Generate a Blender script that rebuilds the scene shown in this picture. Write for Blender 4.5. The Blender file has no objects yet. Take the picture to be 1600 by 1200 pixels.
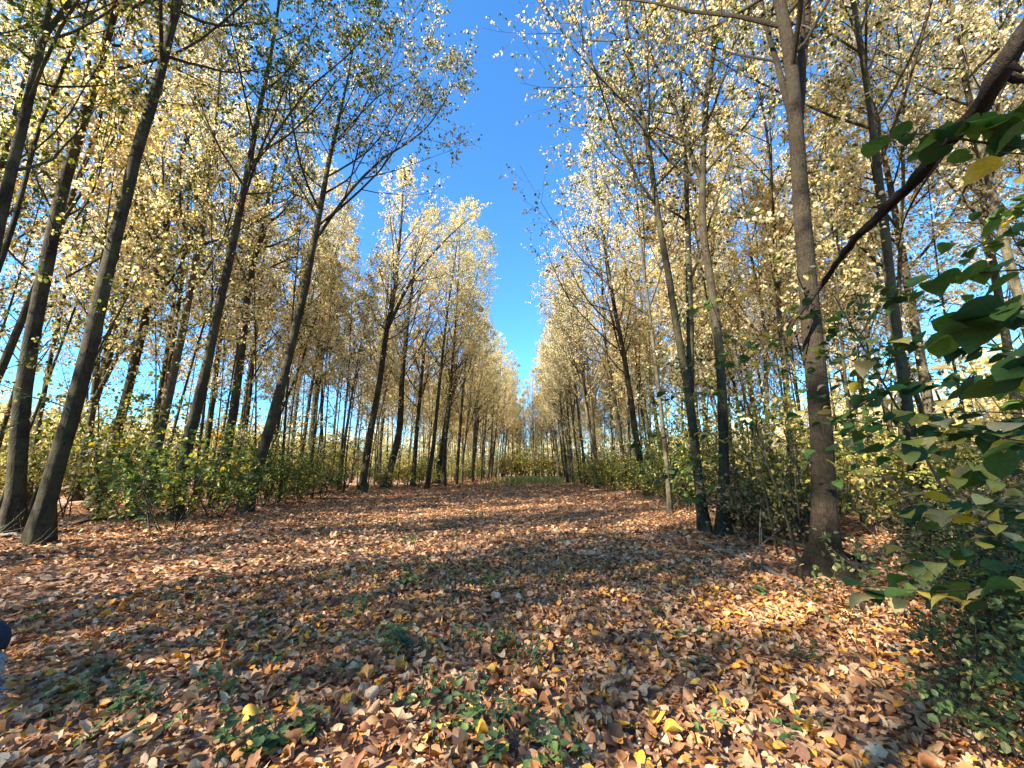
import bpy, math, random
import numpy as np
from mathutils import Matrix, Vector

# ---------------------------------------------------------------- camera, sky, sun, exposure
S = bpy.context.scene
COL = S.collection
CAM_H, F, CX, CY = 1.6, 600.0, 800.0, 600.0      # focal length and centre in photo pixels
PITCH, YAW = math.radians(12.7), math.radians(4.65)
cam_d = bpy.data.cameras.new('camera')
cam_d.sensor_width = 36.0
cam_d.lens = 36.0 * F / 1600.0
cam_d.clip_start, cam_d.clip_end = 0.05, 3000
cam = bpy.data.objects.new('camera', cam_d)
COL.objects.link(cam)
cam.location = (0, 0, CAM_H)
cam.rotation_euler = (math.pi / 2 + PITCH, 0, YAW)
S.camera = cam

SUN_EL, SUN_AZ = math.radians(33), math.radians(52)   # shadows fall 56 degrees right of the avenue axis
sun_dir = Vector((math.sin(SUN_AZ) * math.cos(SUN_EL), math.cos(SUN_AZ) * math.cos(SUN_EL), -math.sin(SUN_EL)))
world = bpy.data.worlds.new('World')
S.world = world
world.use_nodes = True
wn = world.node_tree
bg = wn.nodes['Background']
sky = wn.nodes.new('ShaderNodeTexSky')
sky.sky_type = 'NISHITA'
sky.sun_disc = False
sky.sun_elevation = SUN_EL
# node convention: the sun stands at (sin r, cos r) of the rotation
sky.sun_rotation = math.atan2(-sun_dir.x, -sun_dir.y)
sky.air_density, sky.dust_density, sky.ozone_density = 1.0, 0.1, 4.0
tint = wn.nodes.new('ShaderNodeMix'); tint.data_type = 'RGBA'; tint.blend_type = 'MULTIPLY'; tint.inputs[0].default_value = 1
tint.inputs[7].default_value = (.29, .56, .72, 1)
wn.links.new(sky.outputs[0], tint.inputs[6]); wn.links.new(tint.outputs[2], bg.inputs[0])
bg.inputs[1].default_value = 0.15
sun_l = bpy.data.lights.new('sun', 'SUN')
sun_l.energy = 5.0
sun_l.angle = math.radians(0.55)
sun_l.color = (1.0, 0.93, 0.80)
sun = bpy.data.objects.new('sun', sun_l)
COL.objects.link(sun)
sun.rotation_euler = sun_dir.to_track_quat('-Z', 'Y').to_euler()
S.view_settings.view_transform = 'Standard'
S.view_settings.look = 'None'
S.view_settings.gamma = 1.0
S.view_settings.use_curve_mapping = False
S.view_settings.exposure = 2.1
cy = S.cycles
cy.max_bounces, cy.diffuse_bounces, cy.glossy_bounces = 8, 5, 1
cy.transmission_bounces, cy.transparent_max_bounces = 3, 4
cy.caustics_reflective = cy.caustics_refractive = False
cy.use_denoising = True
cy.sample_clamp_indirect = 6.0

rng = np.random.default_rng(11)

# ---------------------------------------------------------------- pixel to place
RM = np.array(cam.rotation_euler.to_matrix())
FWD = np.array([-math.sin(YAW), math.cos(YAW), 0.0])
def ray(px, py):
    return RM @ np.array([(px - CX) / F, -(py - CY) / F, -1.0])
def hgt(x, y):
    x = np.asarray(x, float); y = np.asarray(y, float)
    h = 0.035 * np.sin(x * 0.9 + 1.3) * np.cos(y * 0.7) + 0.03 * np.sin(x * 0.31 + y * 0.42) + 0.015 * np.sin(2.3 * x + 1.1 * y)
    edge = np.clip((np.abs(x + 3.3) - 7.2) / 4.0, 0, 1)          # the wood floor stands a little above the ride
    return h + 0.16 * edge * edge * (3 - 2 * edge)
def ground_at(px, py):
    d = ray(px, py); t = -CAM_H / d[2]
    for _ in range(4):
        p = t * d; t = (float(hgt(p[0], p[1])) - CAM_H) / d[2]
    p = t * d
    return np.array([p[0], p[1], CAM_H + p[2]])
def at_depth(px, py, D):
    d = ray(px, py)
    return np.array([0, 0, CAM_H]) + d * (D / (d @ FWD))
def depth_of(p):
    return float((np.asarray(p) - np.array([0, 0, CAM_H])) @ FWD)

# ---------------------------------------------------------------- materials
def mat(name):
    m = bpy.data.materials.new(name); m.use_nodes = True
    return m, m.node_tree.nodes, m.node_tree.links, m.node_tree.nodes['Principled BSDF']
def ramp(N, stops, interp='LINEAR'):
    r = N.new('ShaderNodeValToRGB'); e = r.color_ramp; e.interpolation = interp
    while len(e.elements) > 1: e.elements.remove(e.elements[-1])
    e.elements[0].position = stops[0][0]; e.elements[0].color = (*stops[0][1], 1)
    for p, c in stops[1:]:
        q = e.elements.new(p); q.color = (*c, 1)
    return r
def bark_mat(name, dark, light, moss, moss_amt, scale=1.0, bump=0.6):
    m, N, L, B = mat(name)
    tc = N.new('ShaderNodeTexCoord')
    mp = N.new('ShaderNodeMapping'); mp.inputs['Scale'].default_value = (9 * scale, 9 * scale, 1.6 * scale)
    L.new(tc.outputs['Object'], mp.inputs[0])
    n1 = N.new('ShaderNodeTexNoise'); n1.inputs['Scale'].default_value = 3; n1.inputs['Detail'].default_value = 8; n1.inputs['Roughness'].default_value = .65
    L.new(mp.outputs[0], n1.inputs[0])
    mp2 = N.new('ShaderNodeMapping'); mp2.inputs['Scale'].default_value = (3, 3, 14)
    L.new(tc.outputs['Object'], mp2.inputs[0])
    n2 = N.new('ShaderNodeTexNoise'); n2.inputs['Scale'].default_value = 1.3; n2.inputs['Detail'].default_value = 5
    L.new(mp2.outputs[0], n2.inputs[0])
    n3 = N.new('ShaderNodeTexNoise'); n3.inputs['Scale'].default_value = 1.7; n3.inputs['Detail'].default_value = 6; n3.inputs['Roughness'].default_value = .7
    L.new(tc.outputs['Object'], n3.inputs[0])
    r1 = ramp(N, [(.3, dark), (.5, tuple((a + b) / 2 for a, b in zip(dark, light))), (.68, light)])
    L.new(n1.outputs[0], r1.inputs[0])
    mx = N.new('ShaderNodeMix'); mx.data_type = 'RGBA'; mx.blend_type = 'MULTIPLY'
    r2 = ramp(N, [(.35, (.62, .6, .56)), (.6, (1.1, 1.1, 1.1))]); L.new(n2.outputs[0], r2.inputs[0])
    mx.inputs[0].default_value = .8
    L.new(r1.outputs[0], mx.inputs[6]); L.new(r2.outputs[0], mx.inputs[7])
    r3 = ramp(N, [(.42, (0, 0, 0)), (.66, (moss_amt,) * 3)]); L.new(n3.outputs[0], r3.inputs[0])
    mm = N.new('ShaderNodeMix'); mm.data_type = 'RGBA'
    L.new(r3.outputs[0], mm.inputs[0]); L.new(mx.outputs[2], mm.inputs[6]); mm.inputs[7].default_value = (*moss, 1)
    vs = N.new('ShaderNodeTexVoronoi'); vs.inputs['Scale'].default_value = 2.6
    mp3 = N.new('ShaderNodeMapping'); mp3.inputs['Scale'].default_value = (1.6, 1.6, .7)
    L.new(tc.outputs['Object'], mp3.inputs[0]); L.new(mp3.outputs[0], vs.inputs['Vector'])
    rs = ramp(N, [(.06, (.25, .22, .2)), (.12, (1.25, 1.2, 1.15)), (.2, (1, 1, 1))]); L.new(vs.outputs['Distance'], rs.inputs[0])
    ms_ = N.new('ShaderNodeMix'); ms_.data_type = 'RGBA'; ms_.blend_type = 'MULTIPLY'; ms_.inputs[0].default_value = .85
    L.new(mm.outputs[2], ms_.inputs[6]); L.new(rs.outputs[0], ms_.inputs[7])
    nb = N.new('ShaderNodeTexNoise'); nb.inputs['Scale'].default_value = .55; nb.inputs['Detail'].default_value = 4
    L.new(tc.outputs['Object'], nb.inputs[0]); rb = ramp(N, [(.35, (.6, .6, .58)), (.62, (1.25, 1.22, 1.15))]); L.new(nb.outputs[0], rb.inputs[0])
    mb = N.new('ShaderNodeMix'); mb.data_type = 'RGBA'; mb.blend_type = 'MULTIPLY'; mb.inputs[0].default_value = 1
    L.new(ms_.outputs[2], mb.inputs[6]); L.new(rb.outputs[0], mb.inputs[7])
    L.new(mb.outputs[2], B.inputs['Base Color'])
    B.inputs['Roughness'].default_value = .9
    B.inputs['Specular IOR Level'].default_value = .2
    ad = N.new('ShaderNodeMath'); ad.operation = 'MULTIPLY_ADD'; ad.inputs[1].default_value = .5
    L.new(n2.outputs[0], ad.inputs[0]); L.new(n1.outputs[0], ad.inputs[2])
    bp = N.new('ShaderNodeBump'); bp.inputs['Strength'].default_value = bump; bp.inputs['Distance'].default_value = .05
    L.new(ad.outputs[0], bp.inputs['Height']); L.new(bp.outputs[0], B.inputs['Normal'])
    return m
def leaf_mat(name, stops, trans=.35, clump=.5, veins=False, rough=.5, spec=.3, by_object=False):
    """per-leaf colours from a palette; slow drift through space so sprays share a tone"""
    m, N, L, B = mat(name)
    g = N.new('ShaderNodeNewGeometry')
    oi = N.new('ShaderNodeObjectInfo')
    ns = N.new('ShaderNodeTexNoise'); ns.inputs['Scale'].default_value = .55; ns.inputs['Detail'].default_value = 3
    L.new(g.outputs['Position'], ns.inputs[0])
    a = N.new('ShaderNodeMath'); a.operation = 'MULTIPLY_ADD'; a.inputs[1].default_value = clump * 2.2
    L.new(ns.outputs[0], a.inputs[0])
    b = N.new('ShaderNodeMath'); b.operation = 'ADD'; b.inputs[1].default_value = -clump * 1.1
    L.new(oi.outputs['Random'] if by_object else g.outputs['Random Per Island'], b.inputs[0]); L.new(b.outputs[0], a.inputs[2])
    c = N.new('ShaderNodeMath'); c.operation = 'MULTIPLY_ADD'; c.inputs[1].default_value = .24; 
    L.new(oi.outputs['Random'], c.inputs[0]); L.new(a.outputs[0], c.inputs[2])
    d = N.new('ShaderNodeMath'); d.operation = 'SUBTRACT'; d.inputs[1].default_value = .12; d.use_clamp = True
    L.new(c.outputs[0], d.inputs[0])
    r = ramp(N, stops); L.new(d.outputs[0], r.inputs[0])
    out = r.outputs[0]
    n2 = N.new('ShaderNodeTexNoise'); n2.inputs['Scale'].default_value = 60; n2.inputs['Detail'].default_value = 2
    L.new(g.outputs['Position'], n2.inputs[0])
    rr = ramp(N, [(.3, (.72, .72, .72)), (.7, (1.15, 1.12, 1.1))]); L.new(n2.outputs[0], rr.inputs[0])
    mm = N.new('ShaderNodeMix'); mm.data_type = 'RGBA'; mm.blend_type = 'MULTIPLY'; mm.inputs[0].default_value = .6
    L.new(out, mm.inputs[6]); L.new(rr.outputs[0], mm.inputs[7]); out = mm.outputs[2]
    if veins:
        uv = N.new('ShaderNodeUVMap')
        sp = N.new('ShaderNodeSeparateXYZ'); L.new(uv.outputs[0], sp.inputs[0])
        ab = N.new('ShaderNodeMath'); ab.operation = 'ABSOLUTE'; L.new(sp.outputs[0], ab.inputs[0])
        v = N.new('ShaderNodeMath'); v.operation = 'MULTIPLY_ADD'; v.inputs[1].default_value = -.75; L.new(ab.outputs[0], v.inputs[0]); L.new(sp.outputs[1], v.inputs[2])
        pp = N.new('ShaderNodeMath'); pp.operation = 'PINGPONG'; pp.inputs[1].default_value = .075; L.new(v.outputs[0], pp.inputs[0])
        mn = N.new('ShaderNodeMath'); mn.operation = 'MINIMUM'; L.new(pp.outputs[0], mn.inputs[0]); L.new(ab.outputs[0], mn.inputs[1])
        rv = ramp(N, [(0, (1.5, 1.45, 1.3)), (.016, (1, 1, 1)), (.075, (.92, .92, .92))]); L.new(mn.outputs[0], rv.inputs[0])
        m3 = N.new('ShaderNodeMix'); m3.data_type = 'RGBA'; m3.blend_type = 'MULTIPLY'; m3.inputs[0].default_value = .4
        L.new(out, m3.inputs[6]); L.new(rv.outputs[0], m3.inputs[7]); out = m3.outputs[2]
        bp = N.new('ShaderNodeBump'); bp.inputs['Strength'].default_value = .5; bp.inputs['Distance'].default_value = .004
        L.new(mn.outputs[0], bp.inputs['Height']); L.new(bp.outputs[0], B.inputs['Normal'])
    L.new(out, B.inputs['Base Color'])
    B.inputs['Roughness'].default_value = rough
    B.inputs['Specular IOR Level'].default_value = spec
    tr = N.new('ShaderNodeBsdfTranslucent')
    sat = N.new('ShaderNodeHueSaturation'); sat.inputs['Saturation'].default_value = 1.15; sat.inputs['Value'].default_value = 1.1
    L.new(out, sat.inputs['Color']); L.new(sat.outputs[0], tr.inputs[0])
    ms = N.new('ShaderNodeMixShader'); ms.inputs[0].default_value = trans
    L.new(B.outputs[0], ms.inputs[1]); L.new(tr.outputs[0], ms.inputs[2])
    L.new(ms.outputs[0], N['Material Output'].inputs[0])
    return m
def plain(name, c, rough=.8, noise=0, nscale=20):
    m, N, L, B = mat(name)
    B.inputs['Base Color'].default_value = (*c, 1); B.inputs['Roughness'].default_value = rough
    if noise:
        tc = N.new('ShaderNodeTexCoord'); n = N.new('ShaderNodeTexNoise'); n.inputs['Scale'].default_value = nscale; n.inputs['Detail'].default_value = 6
        L.new(tc.outputs['Object'], n.inputs[0])
        r = ramp(N, [(.3, tuple(k * (1 - noise) for k in c)), (.7, tuple(min(1, k * (1 + noise)) for k in c))])
        L.new(n.outputs[0], r.inputs[0]); L.new(r.outputs[0], B.inputs['Base Color'])
        bp = N.new('ShaderNodeBump'); bp.inputs['Strength'].default_value = .4; bp.inputs['Distance'].default_value = .01
        L.new(n.outputs[0], bp.inputs['Height']); L.new(bp.outputs[0], B.inputs['Normal'])
    return m

M = {}
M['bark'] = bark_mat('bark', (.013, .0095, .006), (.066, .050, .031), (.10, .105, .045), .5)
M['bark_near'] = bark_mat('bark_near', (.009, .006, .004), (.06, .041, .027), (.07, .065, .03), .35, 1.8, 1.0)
M['bark_pale'] = bark_mat('bark_pale', (.028, .021, .014), (.14, .11, .072), (.16, .16, .08), .4)
M['dead_wood'] = bark_mat('dead_wood', (.010, .007, .006), (.045, .032, .024), (.05, .05, .03), .2, 1.6, 1.0)
M['twig'] = bark_mat('twig', (.025, .019, .013), (.085, .065, .045), (.09, .09, .05), .3, 2)
M['grey_wood'] = bark_mat('grey_wood', (.09, .075, .06), (.30, .26, .21), (.1, .1, .06), .3, 1.5)
# canopy palettes
GRN, DGR, YGR = (.075, .115, .025), (.035, .062, .018), (.20, .22, .05)
CRM, TAN, PNK, YEL = (.84, .72, .41), (.70, .55, .29), (.80, .66, .45), (.78, .58, .12)
M['leaf_cream'] = leaf_mat('leaf_cream', [(0, DGR), (.08, GRN), (.16, YGR), (.24, TAN), (.34, CRM), (.7, PNK), (.88, CRM), (1, YEL)], .56, .28)
M['leaf_mixed'] = leaf_mat('leaf_mixed', [(0, DGR), (.2, GRN), (.38, YGR), (.48, TAN), (.62, CRM), (.84, PNK), (1, YEL)], .5, .35)
M['leaf_green'] = leaf_mat('leaf_green', [(0, DGR), (.35, GRN), (.56, (.11, .15, .03)), (.7, YGR), (.82, YEL), (1, CRM)], .42, .35)
M['leaf_gold'] = leaf_mat('leaf_gold', [(0, GRN), (.1, YGR), (.2, (.60, .48, .20)), (.5, (.70, .58, .30)), (.75, CRM), (1, (.68, .48, .16))], .56, .28)
M['shrub_green'] = leaf_mat('shrub_green', [(0, DGR), (.2, (.08, .13, .035)), (.6, (.15, .21, .05)), (.8, (.22, .25, .05)), (.92, (.60, .46, .08)), (1, (.62, .40, .07))], .4, .3)
M['shrub_yellow'] = leaf_mat('shrub_yellow', [(0, (.07, .11, .03)), (.3, (.16, .20, .04)), (.55, (.40, .36, .08)), (.8, (.60, .46, .12)), (1, (.50, .34, .14))], .4, .3)
M['shrub_brown'] = leaf_mat('shrub_brown', [(0, (.05, .075, .02)), (.35, (.10, .12, .035)), (.6, (.25, .2, .08)), (.8, (.40, .29, .14)), (1, (.30, .18, .09))], .3, .3)
M['thicket_leaf'] = leaf_mat('thicket_leaf', [(0, (.025, .045, .015)), (.5, (.06, .10, .028)), (.8, (.13, .16, .04)), (1, (.25, .22, .08))], .25, .3)
M['big_leaf_green'] = leaf_mat('big_leaf_green', [(0, (.035, .075, .028)), (.5, (.07, .13, .03)), (1, (.12, .19, .04))], .4, .2, True, .6, spec=.2)
M['big_leaf_yellow'] = leaf_mat('big_leaf_yellow', [(0, (.62, .46, .06)), (.5, (.66, .5, .11)), (1, (.60, .46, .2))], .4, .2, True, .5)
M['litter'] = leaf_mat('litter', [(0, (.09, .045, .025)), (.1, (.20, .095, .05)), (.24, (.38, .15, .05)), (.38, (.46, .22, .09)), (.5, (.54, .29, .14)),
                                  (.64, (.54, .32, .16)), (.76, (.62, .43, .25)), (.88, (.60, .25, .04)), (.97, (.70, .34, .04)), (1, (.72, .42, .07))], .12, .12, rough=.62)
M['litter_near'] = leaf_mat('litter_near', [(0, (.09, .045, .025)), (.12, (.20, .095, .05)), (.24, (.38, .15, .05)), (.38, (.46, .22, .09)), (.5, (.54, .29, .14)),
                                  (.64, (.54, .32, .16)), (.76, (.62, .43, .25)), (.88, (.60, .25, .04)), (.97, (.70, .34, .04)), (1, (.72, .42, .07))], .12, .12, True, .6)
def by_obj(src, name, **k):
    """the same palette for leaves that are objects of their own"""
    st = [n for n in M[src].node_tree.nodes if n.type == 'VALTORGB'][0].color_ramp.elements
    M[name] = leaf_mat(name, [(e.position, tuple(e.color)[:3]) for e in st], by_object=True, veins=True, **k)
by_obj('litter_near', 'litter_single', trans=.12, clump=.12, rough=.6)
by_obj('big_leaf_green', 'green_single', trans=.4, clump=.3, rough=.62, spec=.18)
by_obj('big_leaf_yellow', 'yellow_single', trans=.4, clump=.2, rough=.5)
M['nettle'] = leaf_mat('nettle', [(0, (.045, .085, .035)), (.5, (.08, .14, .05)), (1, (.15, .22, .06))], .3, .2, True, .55)
by_obj('nettle', 'nettle_single', trans=.3, clump=.2, rough=.55)
M['grass'] = leaf_mat('grass', [(0, (.08, .13, .03)), (.5, (.16, .22, .05)), (1, (.35, .32, .12))], .3, .2)
M['stem_green'] = plain('stem_green', (.10, .11, .05), .7, .3)

# ground: soil under litter, read as leaves again where single leaves get too small to model
m, N, L, B = mat('ground_soil'); M['ground'] = m
g = N.new('ShaderNodeNewGeometry')
vo = N.new('ShaderNodeTexVoronoi'); vo.inputs['Scale'].default_value = 9; vo.inputs['Randomness'].default_value = 1
L.new(g.outputs['Position'], vo.inputs['Vector'])
sx = N.new('ShaderNodeSeparateColor'); L.new(vo.outputs['Color'], sx.inputs[0])
r1 = ramp(N, [(0, (.12, .06, .03)), (.3, (.34, .16, .07)), (.55, (.44, .26, .15)), (.8, (.52, .36, .24)), (1, (.5, .25, .07))])
L.new(sx.outputs[0], r1.inputs[0])
n0 = N.new('ShaderNodeTexNoise'); n0.inputs['Scale'].default_value = 1.2; n0.inputs['Detail'].default_value = 8; n0.inputs['Roughness'].default_value = .7
L.new(g.outputs['Position'], n0.inputs[0])
r2 = ramp(N, [(.3, (.45, .42, .4)), (.65, (1, 1, 1))]); L.new(n0.outputs[0], r2.inputs[0])
mx = N.new('ShaderNodeMix'); mx.data_type = 'RGBA'; mx.blend_type = 'MULTIPLY'; mx.inputs[0].default_value = .8
L.new(r1.outputs[0], mx.inputs[6]); L.new(r2.outputs[0], mx.inputs[7]); L.new(mx.outputs[2], B.inputs['Base Color'])
B.inputs['Roughness'].default_value = .9
bp = N.new('ShaderNodeBump'); bp.inputs['Strength'].default_value = .8; bp.inputs['Distance'].default_value = .05
L.new(sx.outputs[1], bp.inputs['Height']); L.new(bp.outputs[0], B.inputs['Normal'])

# ---------------------------------------------------------------- mesh helpers (numpy)
def mk_mesh(name, V, quads=None, tris=None, material=None, smooth=True, uv=None):
    me = bpy.data.meshes.new(name)
    V = np.asarray(V, np.float32).reshape(-1, 3)
    me.vertices.add(len(V)); me.vertices.foreach_set('co', V.ravel())
    nq = 0 if quads is None else len(quads); nt = 0 if tris is None else len(tris)
    idx = np.concatenate([a for a in ((np.asarray(quads).ravel() if nq else np.empty(0, int)), (np.asarray(tris).ravel() if nt else np.empty(0, int)))]).astype(np.int32)
    me.loops.add(len(idx)); me.loops.foreach_set('vertex_index', idx)
    tot = np.concatenate([np.full(nq, 4), np.full(nt, 3)]).astype(np.int32)
    st = np.concatenate([[0], np.cumsum(tot)[:-1]]).astype(np.int32)
    me.polygons.add(nq + nt)
    me.polygons.foreach_set('loop_start', st); me.polygons.foreach_set('loop_total', tot)
    me.polygons.foreach_set('use_smooth', np.full(nq + nt, smooth))
    me.update(calc_edges=True)
    if uv is not None:
        l = me.uv_layers.new(name='UVMap'); l.data.foreach_set('uv', np.asarray(uv, np.float32)[idx].ravel())
    if material is not None: me.materials.append(M[material])
    return me
def link(name, me, parent=None, loc=None, rot=None, scale=None):
    o = bpy.data.objects.new(name, me); COL.objects.link(o)
    if parent is not None: o.parent = parent
    if loc is not None: o.location = loc
    if rot is not None: o.rotation_euler = rot
    if scale is not None: o.scale = (scale,) * 3 if np.isscalar(scale) else scale
    return o
def thing(name, label, cat, loc, rz=0, group=None):
    o = link(name, None, None, loc, (0, 0, rz))
    o['label'] = label; o['category'] = cat
    if group: o['group'] = group
    o.empty_display_size = .2
    return o
def nrm(v): return v / np.maximum(np.linalg.norm(v, axis=-1, keepdims=True), 1e-9)
def tubes(P, R, sides, ridge=None, cap=False):
    """P [n,K,3], R [n,K] -> verts, quads"""
    P = np.asarray(P, float); R = np.asarray(R, float)
    if P.ndim == 2: P = P[None]; R = R[None]
    if cap:
        P = np.concatenate([P[:, :1], P, P[:, -1:]], 1); R = np.concatenate([R[:, :1] * .02, R, R[:, -1:] * .02], 1)
    n, K, _ = P.shape
    T = nrm(np.gradient(P, axis=1))
    if cap: T[:, 0] = T[:, 1] = T[:, 2]; T[:, -1] = T[:, -2] = T[:, -3]
    mt = np.abs(nrm(T.mean(1)))
    ref = np.eye(3)[np.argmin(mt, 1)][:, None, :].repeat(K, 1)
    U = nrm(np.cross(T, ref)); W = np.cross(T, U)
    a = np.arange(sides) * 2 * np.pi / sides
    rad = R[:, :, None].repeat(sides, 2)
    if ridge is not None: rad = rad * ridge
    V = P[:, :, None, :] + rad[..., None] * (np.cos(a)[None, None, :, None] * U[:, :, None, :] + np.sin(a)[None, None, :, None] * W[:, :, None, :])
    i = np.arange(n)[:, None, None] * K * sides; k = np.arange(K - 1)[None, :, None] * sides; s = np.arange(sides)[None, None, :]; s2 = (s + 1) % sides
    Q = np.stack([i + k + s, i + k + s2, i + k + sides + s2, i + k + sides + s], -1).reshape(-1, 4)
    return V.reshape(-1, 3), Q
class Acc:
    def __init__(s): s.V = []; s.Q = []; s.T = []; s.UV = []; s.n = 0
    def add(s, V, Q=None, T=None, uv=None):
        s.V.append(V)
        if Q is not None: s.Q.append(Q + s.n)
        if T is not None: s.T.append(T + s.n)
        if uv is not None: s.UV.append(uv)
        s.n += len(V)
    def mesh(s, name, material, smooth=True):
        return mk_mesh(name, np.concatenate(s.V), np.concatenate(s.Q) if s.Q else None, np.concatenate(s.T) if s.T else None, material, smooth,
                       np.concatenate(s.UV) if s.UV else None)
def resample(P, K):
    P = np.asarray(P, float)
    d = np.concatenate([[0], np.cumsum(np.linalg.norm(np.diff(P, axis=0), axis=1))])
    # smooth with Catmull-like cubic through arc length
    t = np.linspace(0, d[-1], K)
    lin = np.stack([np.interp(t, d, P[:, c]) for c in range(3)], -1)
    for _ in range(2):
        lin[1:-1] = .25 * lin[:-2] + .5 * lin[1:-1] + .25 * lin[2:]
    return lin
def interp_path(P, R, pi, t):
    K = P.shape[1]
    f = np.clip(t, 0, .9999) * (K - 1); k = f.astype(int); w = (f - k)[:, None]
    p = P[pi, k] * (1 - w) + P[pi, k + 1] * w
    tg = nrm(P[pi, k + 1] - P[pi, k])
    r = R[pi, k] * (1 - w[:, 0]) + R[pi, k + 1] * w[:, 0]
    return p, tg, r
def grow(rg, P, R, m, t0, t1, a0, a1, Lf, K, rr, up, wig, tip=.15, bias=None):
    n = P.shape[0]
    pi = np.repeat(np.arange(n), m)
    k = np.tile(np.arange(m), n)
    t = t0 + (t1 - t0) * (k + rg.random(n * m)) / m
    p, tg, r = interp_path(P, R, pi, t)
    az = k * 2.399 + np.repeat(rg.random(n) * 6.28, m) + rg.normal(0, .4, n * m)
    ref = np.where(np.abs(tg[:, 2:3]) > .9, np.array([[1., 0, 0]]), np.array([[0, 0, 1.]]))
    u = nrm(np.cross(tg, ref)); v = np.cross(tg, u)
    pr = np.cos(az)[:, None] * u + np.sin(az)[:, None] * v
    a = a0 + (a1 - a0) * rg.random(n * m)
    d = nrm(np.cos(a)[:, None] * tg + np.sin(a)[:, None] * pr)
    Ln = Lf(t, pi) * rg.uniform(.65, 1.15, n * m)
    if bias is not None:
        Ln = Ln * (1 + .45 * (d @ bias))
    Q = [p]; seg = (Ln / (K - 1))[:, None]
    for _ in range(K - 1):
        Q.append(Q[-1] + d * seg)
        d = nrm(d + up * np.array([0, 0, 1.]) / (K - 1) + rg.normal(0, wig, d.shape))
    Pn = np.stack(Q, 1)
    r0 = np.minimum(r * rr, r * .95) * np.clip(Ln / np.maximum(Ln.mean(), .01), .5, 1.3)
    r0 = np.minimum(r0, r * .9)
    Rn = r0[:, None] * np.linspace(1, tip, K)[None] ** .9
    return Pn, Rn
LT = np.array([[0, 0, 0], [.36, .28, .07], [.33, .66, .08], [0, 1, -.04], [-.33, .66, .08], [-.36, .28, .07]])
LQ = np.array([[0, 1, 2, 3], [0, 3, 4, 5]])
LT2 = np.array([[0, 0, 0], [.34, .42, .06], [0, 1, 0], [-.34, .42, .06]])
LQ2 = np.array([[0, 1, 2, 3]])
LTF = np.array([[0, 0, 0], [.42, .45, .1], [0, 1, 0], [-.42, .45, .1]])
def stamp(T, Q, pos, dirv, nor, size, uv=None):
    """copies of template T at pos; y of the template along dirv, z along nor"""
    d = nrm(dirv); s = nrm(np.cross(d, nor)); n = np.cross(s, d)
    V = pos[:, None, :] + size[:, None, None] * (T[None, :, 0:1] * s[:, None] + T[None, :, 1:2] * d[:, None] + T[None, :, 2:3] * n[:, None])
    q = (Q[None] + (np.arange(len(pos)) * len(T))[:, None, None]).reshape(-1, Q.shape[1])
    return V.reshape(-1, 3), q
def leaves_on(rg, P, R, per, size, t0=.2, droop=.8, spread=.04, flat=0.0):
    n = P.shape[0]
    pi = np.repeat(np.arange(n), per)
    t = t0 + (1 - t0) * rg.random(n * per)
    p, tg, _ = interp_path(P, R, pi, t)
    p = p + rg.normal(0, spread, p.shape)
    d = nrm(tg * .35 + rg.normal(0, .55, p.shape) + np.array([0, 0, -droop]))
    nn = rg.normal(0, 1, p.shape) + np.array([0, 0, .3 + flat])
    sz = size * rg.uniform(.6, 1.2, len(p))
    return p, d, nn, sz

# ---------------------------------------------------------------- ground sheet
gx = np.concatenate([-np.geomspace(500, 31, 16), np.linspace(-30, 30, 121), np.geomspace(31, 500, 16)])
gy = np.concatenate([-np.geomspace(300, 11, 12), np.linspace(-10, 60, 141), np.geomspace(61, 900, 22)])
X, Y = np.meshgrid(gx, gy, indexing='ij')
Z = hgt(X, Y)
nx, ny = len(gx), len(gy)
ii = (np.arange(nx - 1)[:, None] * ny + np.arange(ny - 1)[None]).ravel()
ground = link('ground', mk_mesh('ground', np.stack([X, Y, Z], -1), np.stack([ii, ii + ny, ii + ny + 1, ii + 1], -1), None, 'ground'))
ground['kind'] = 'structure'

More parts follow.
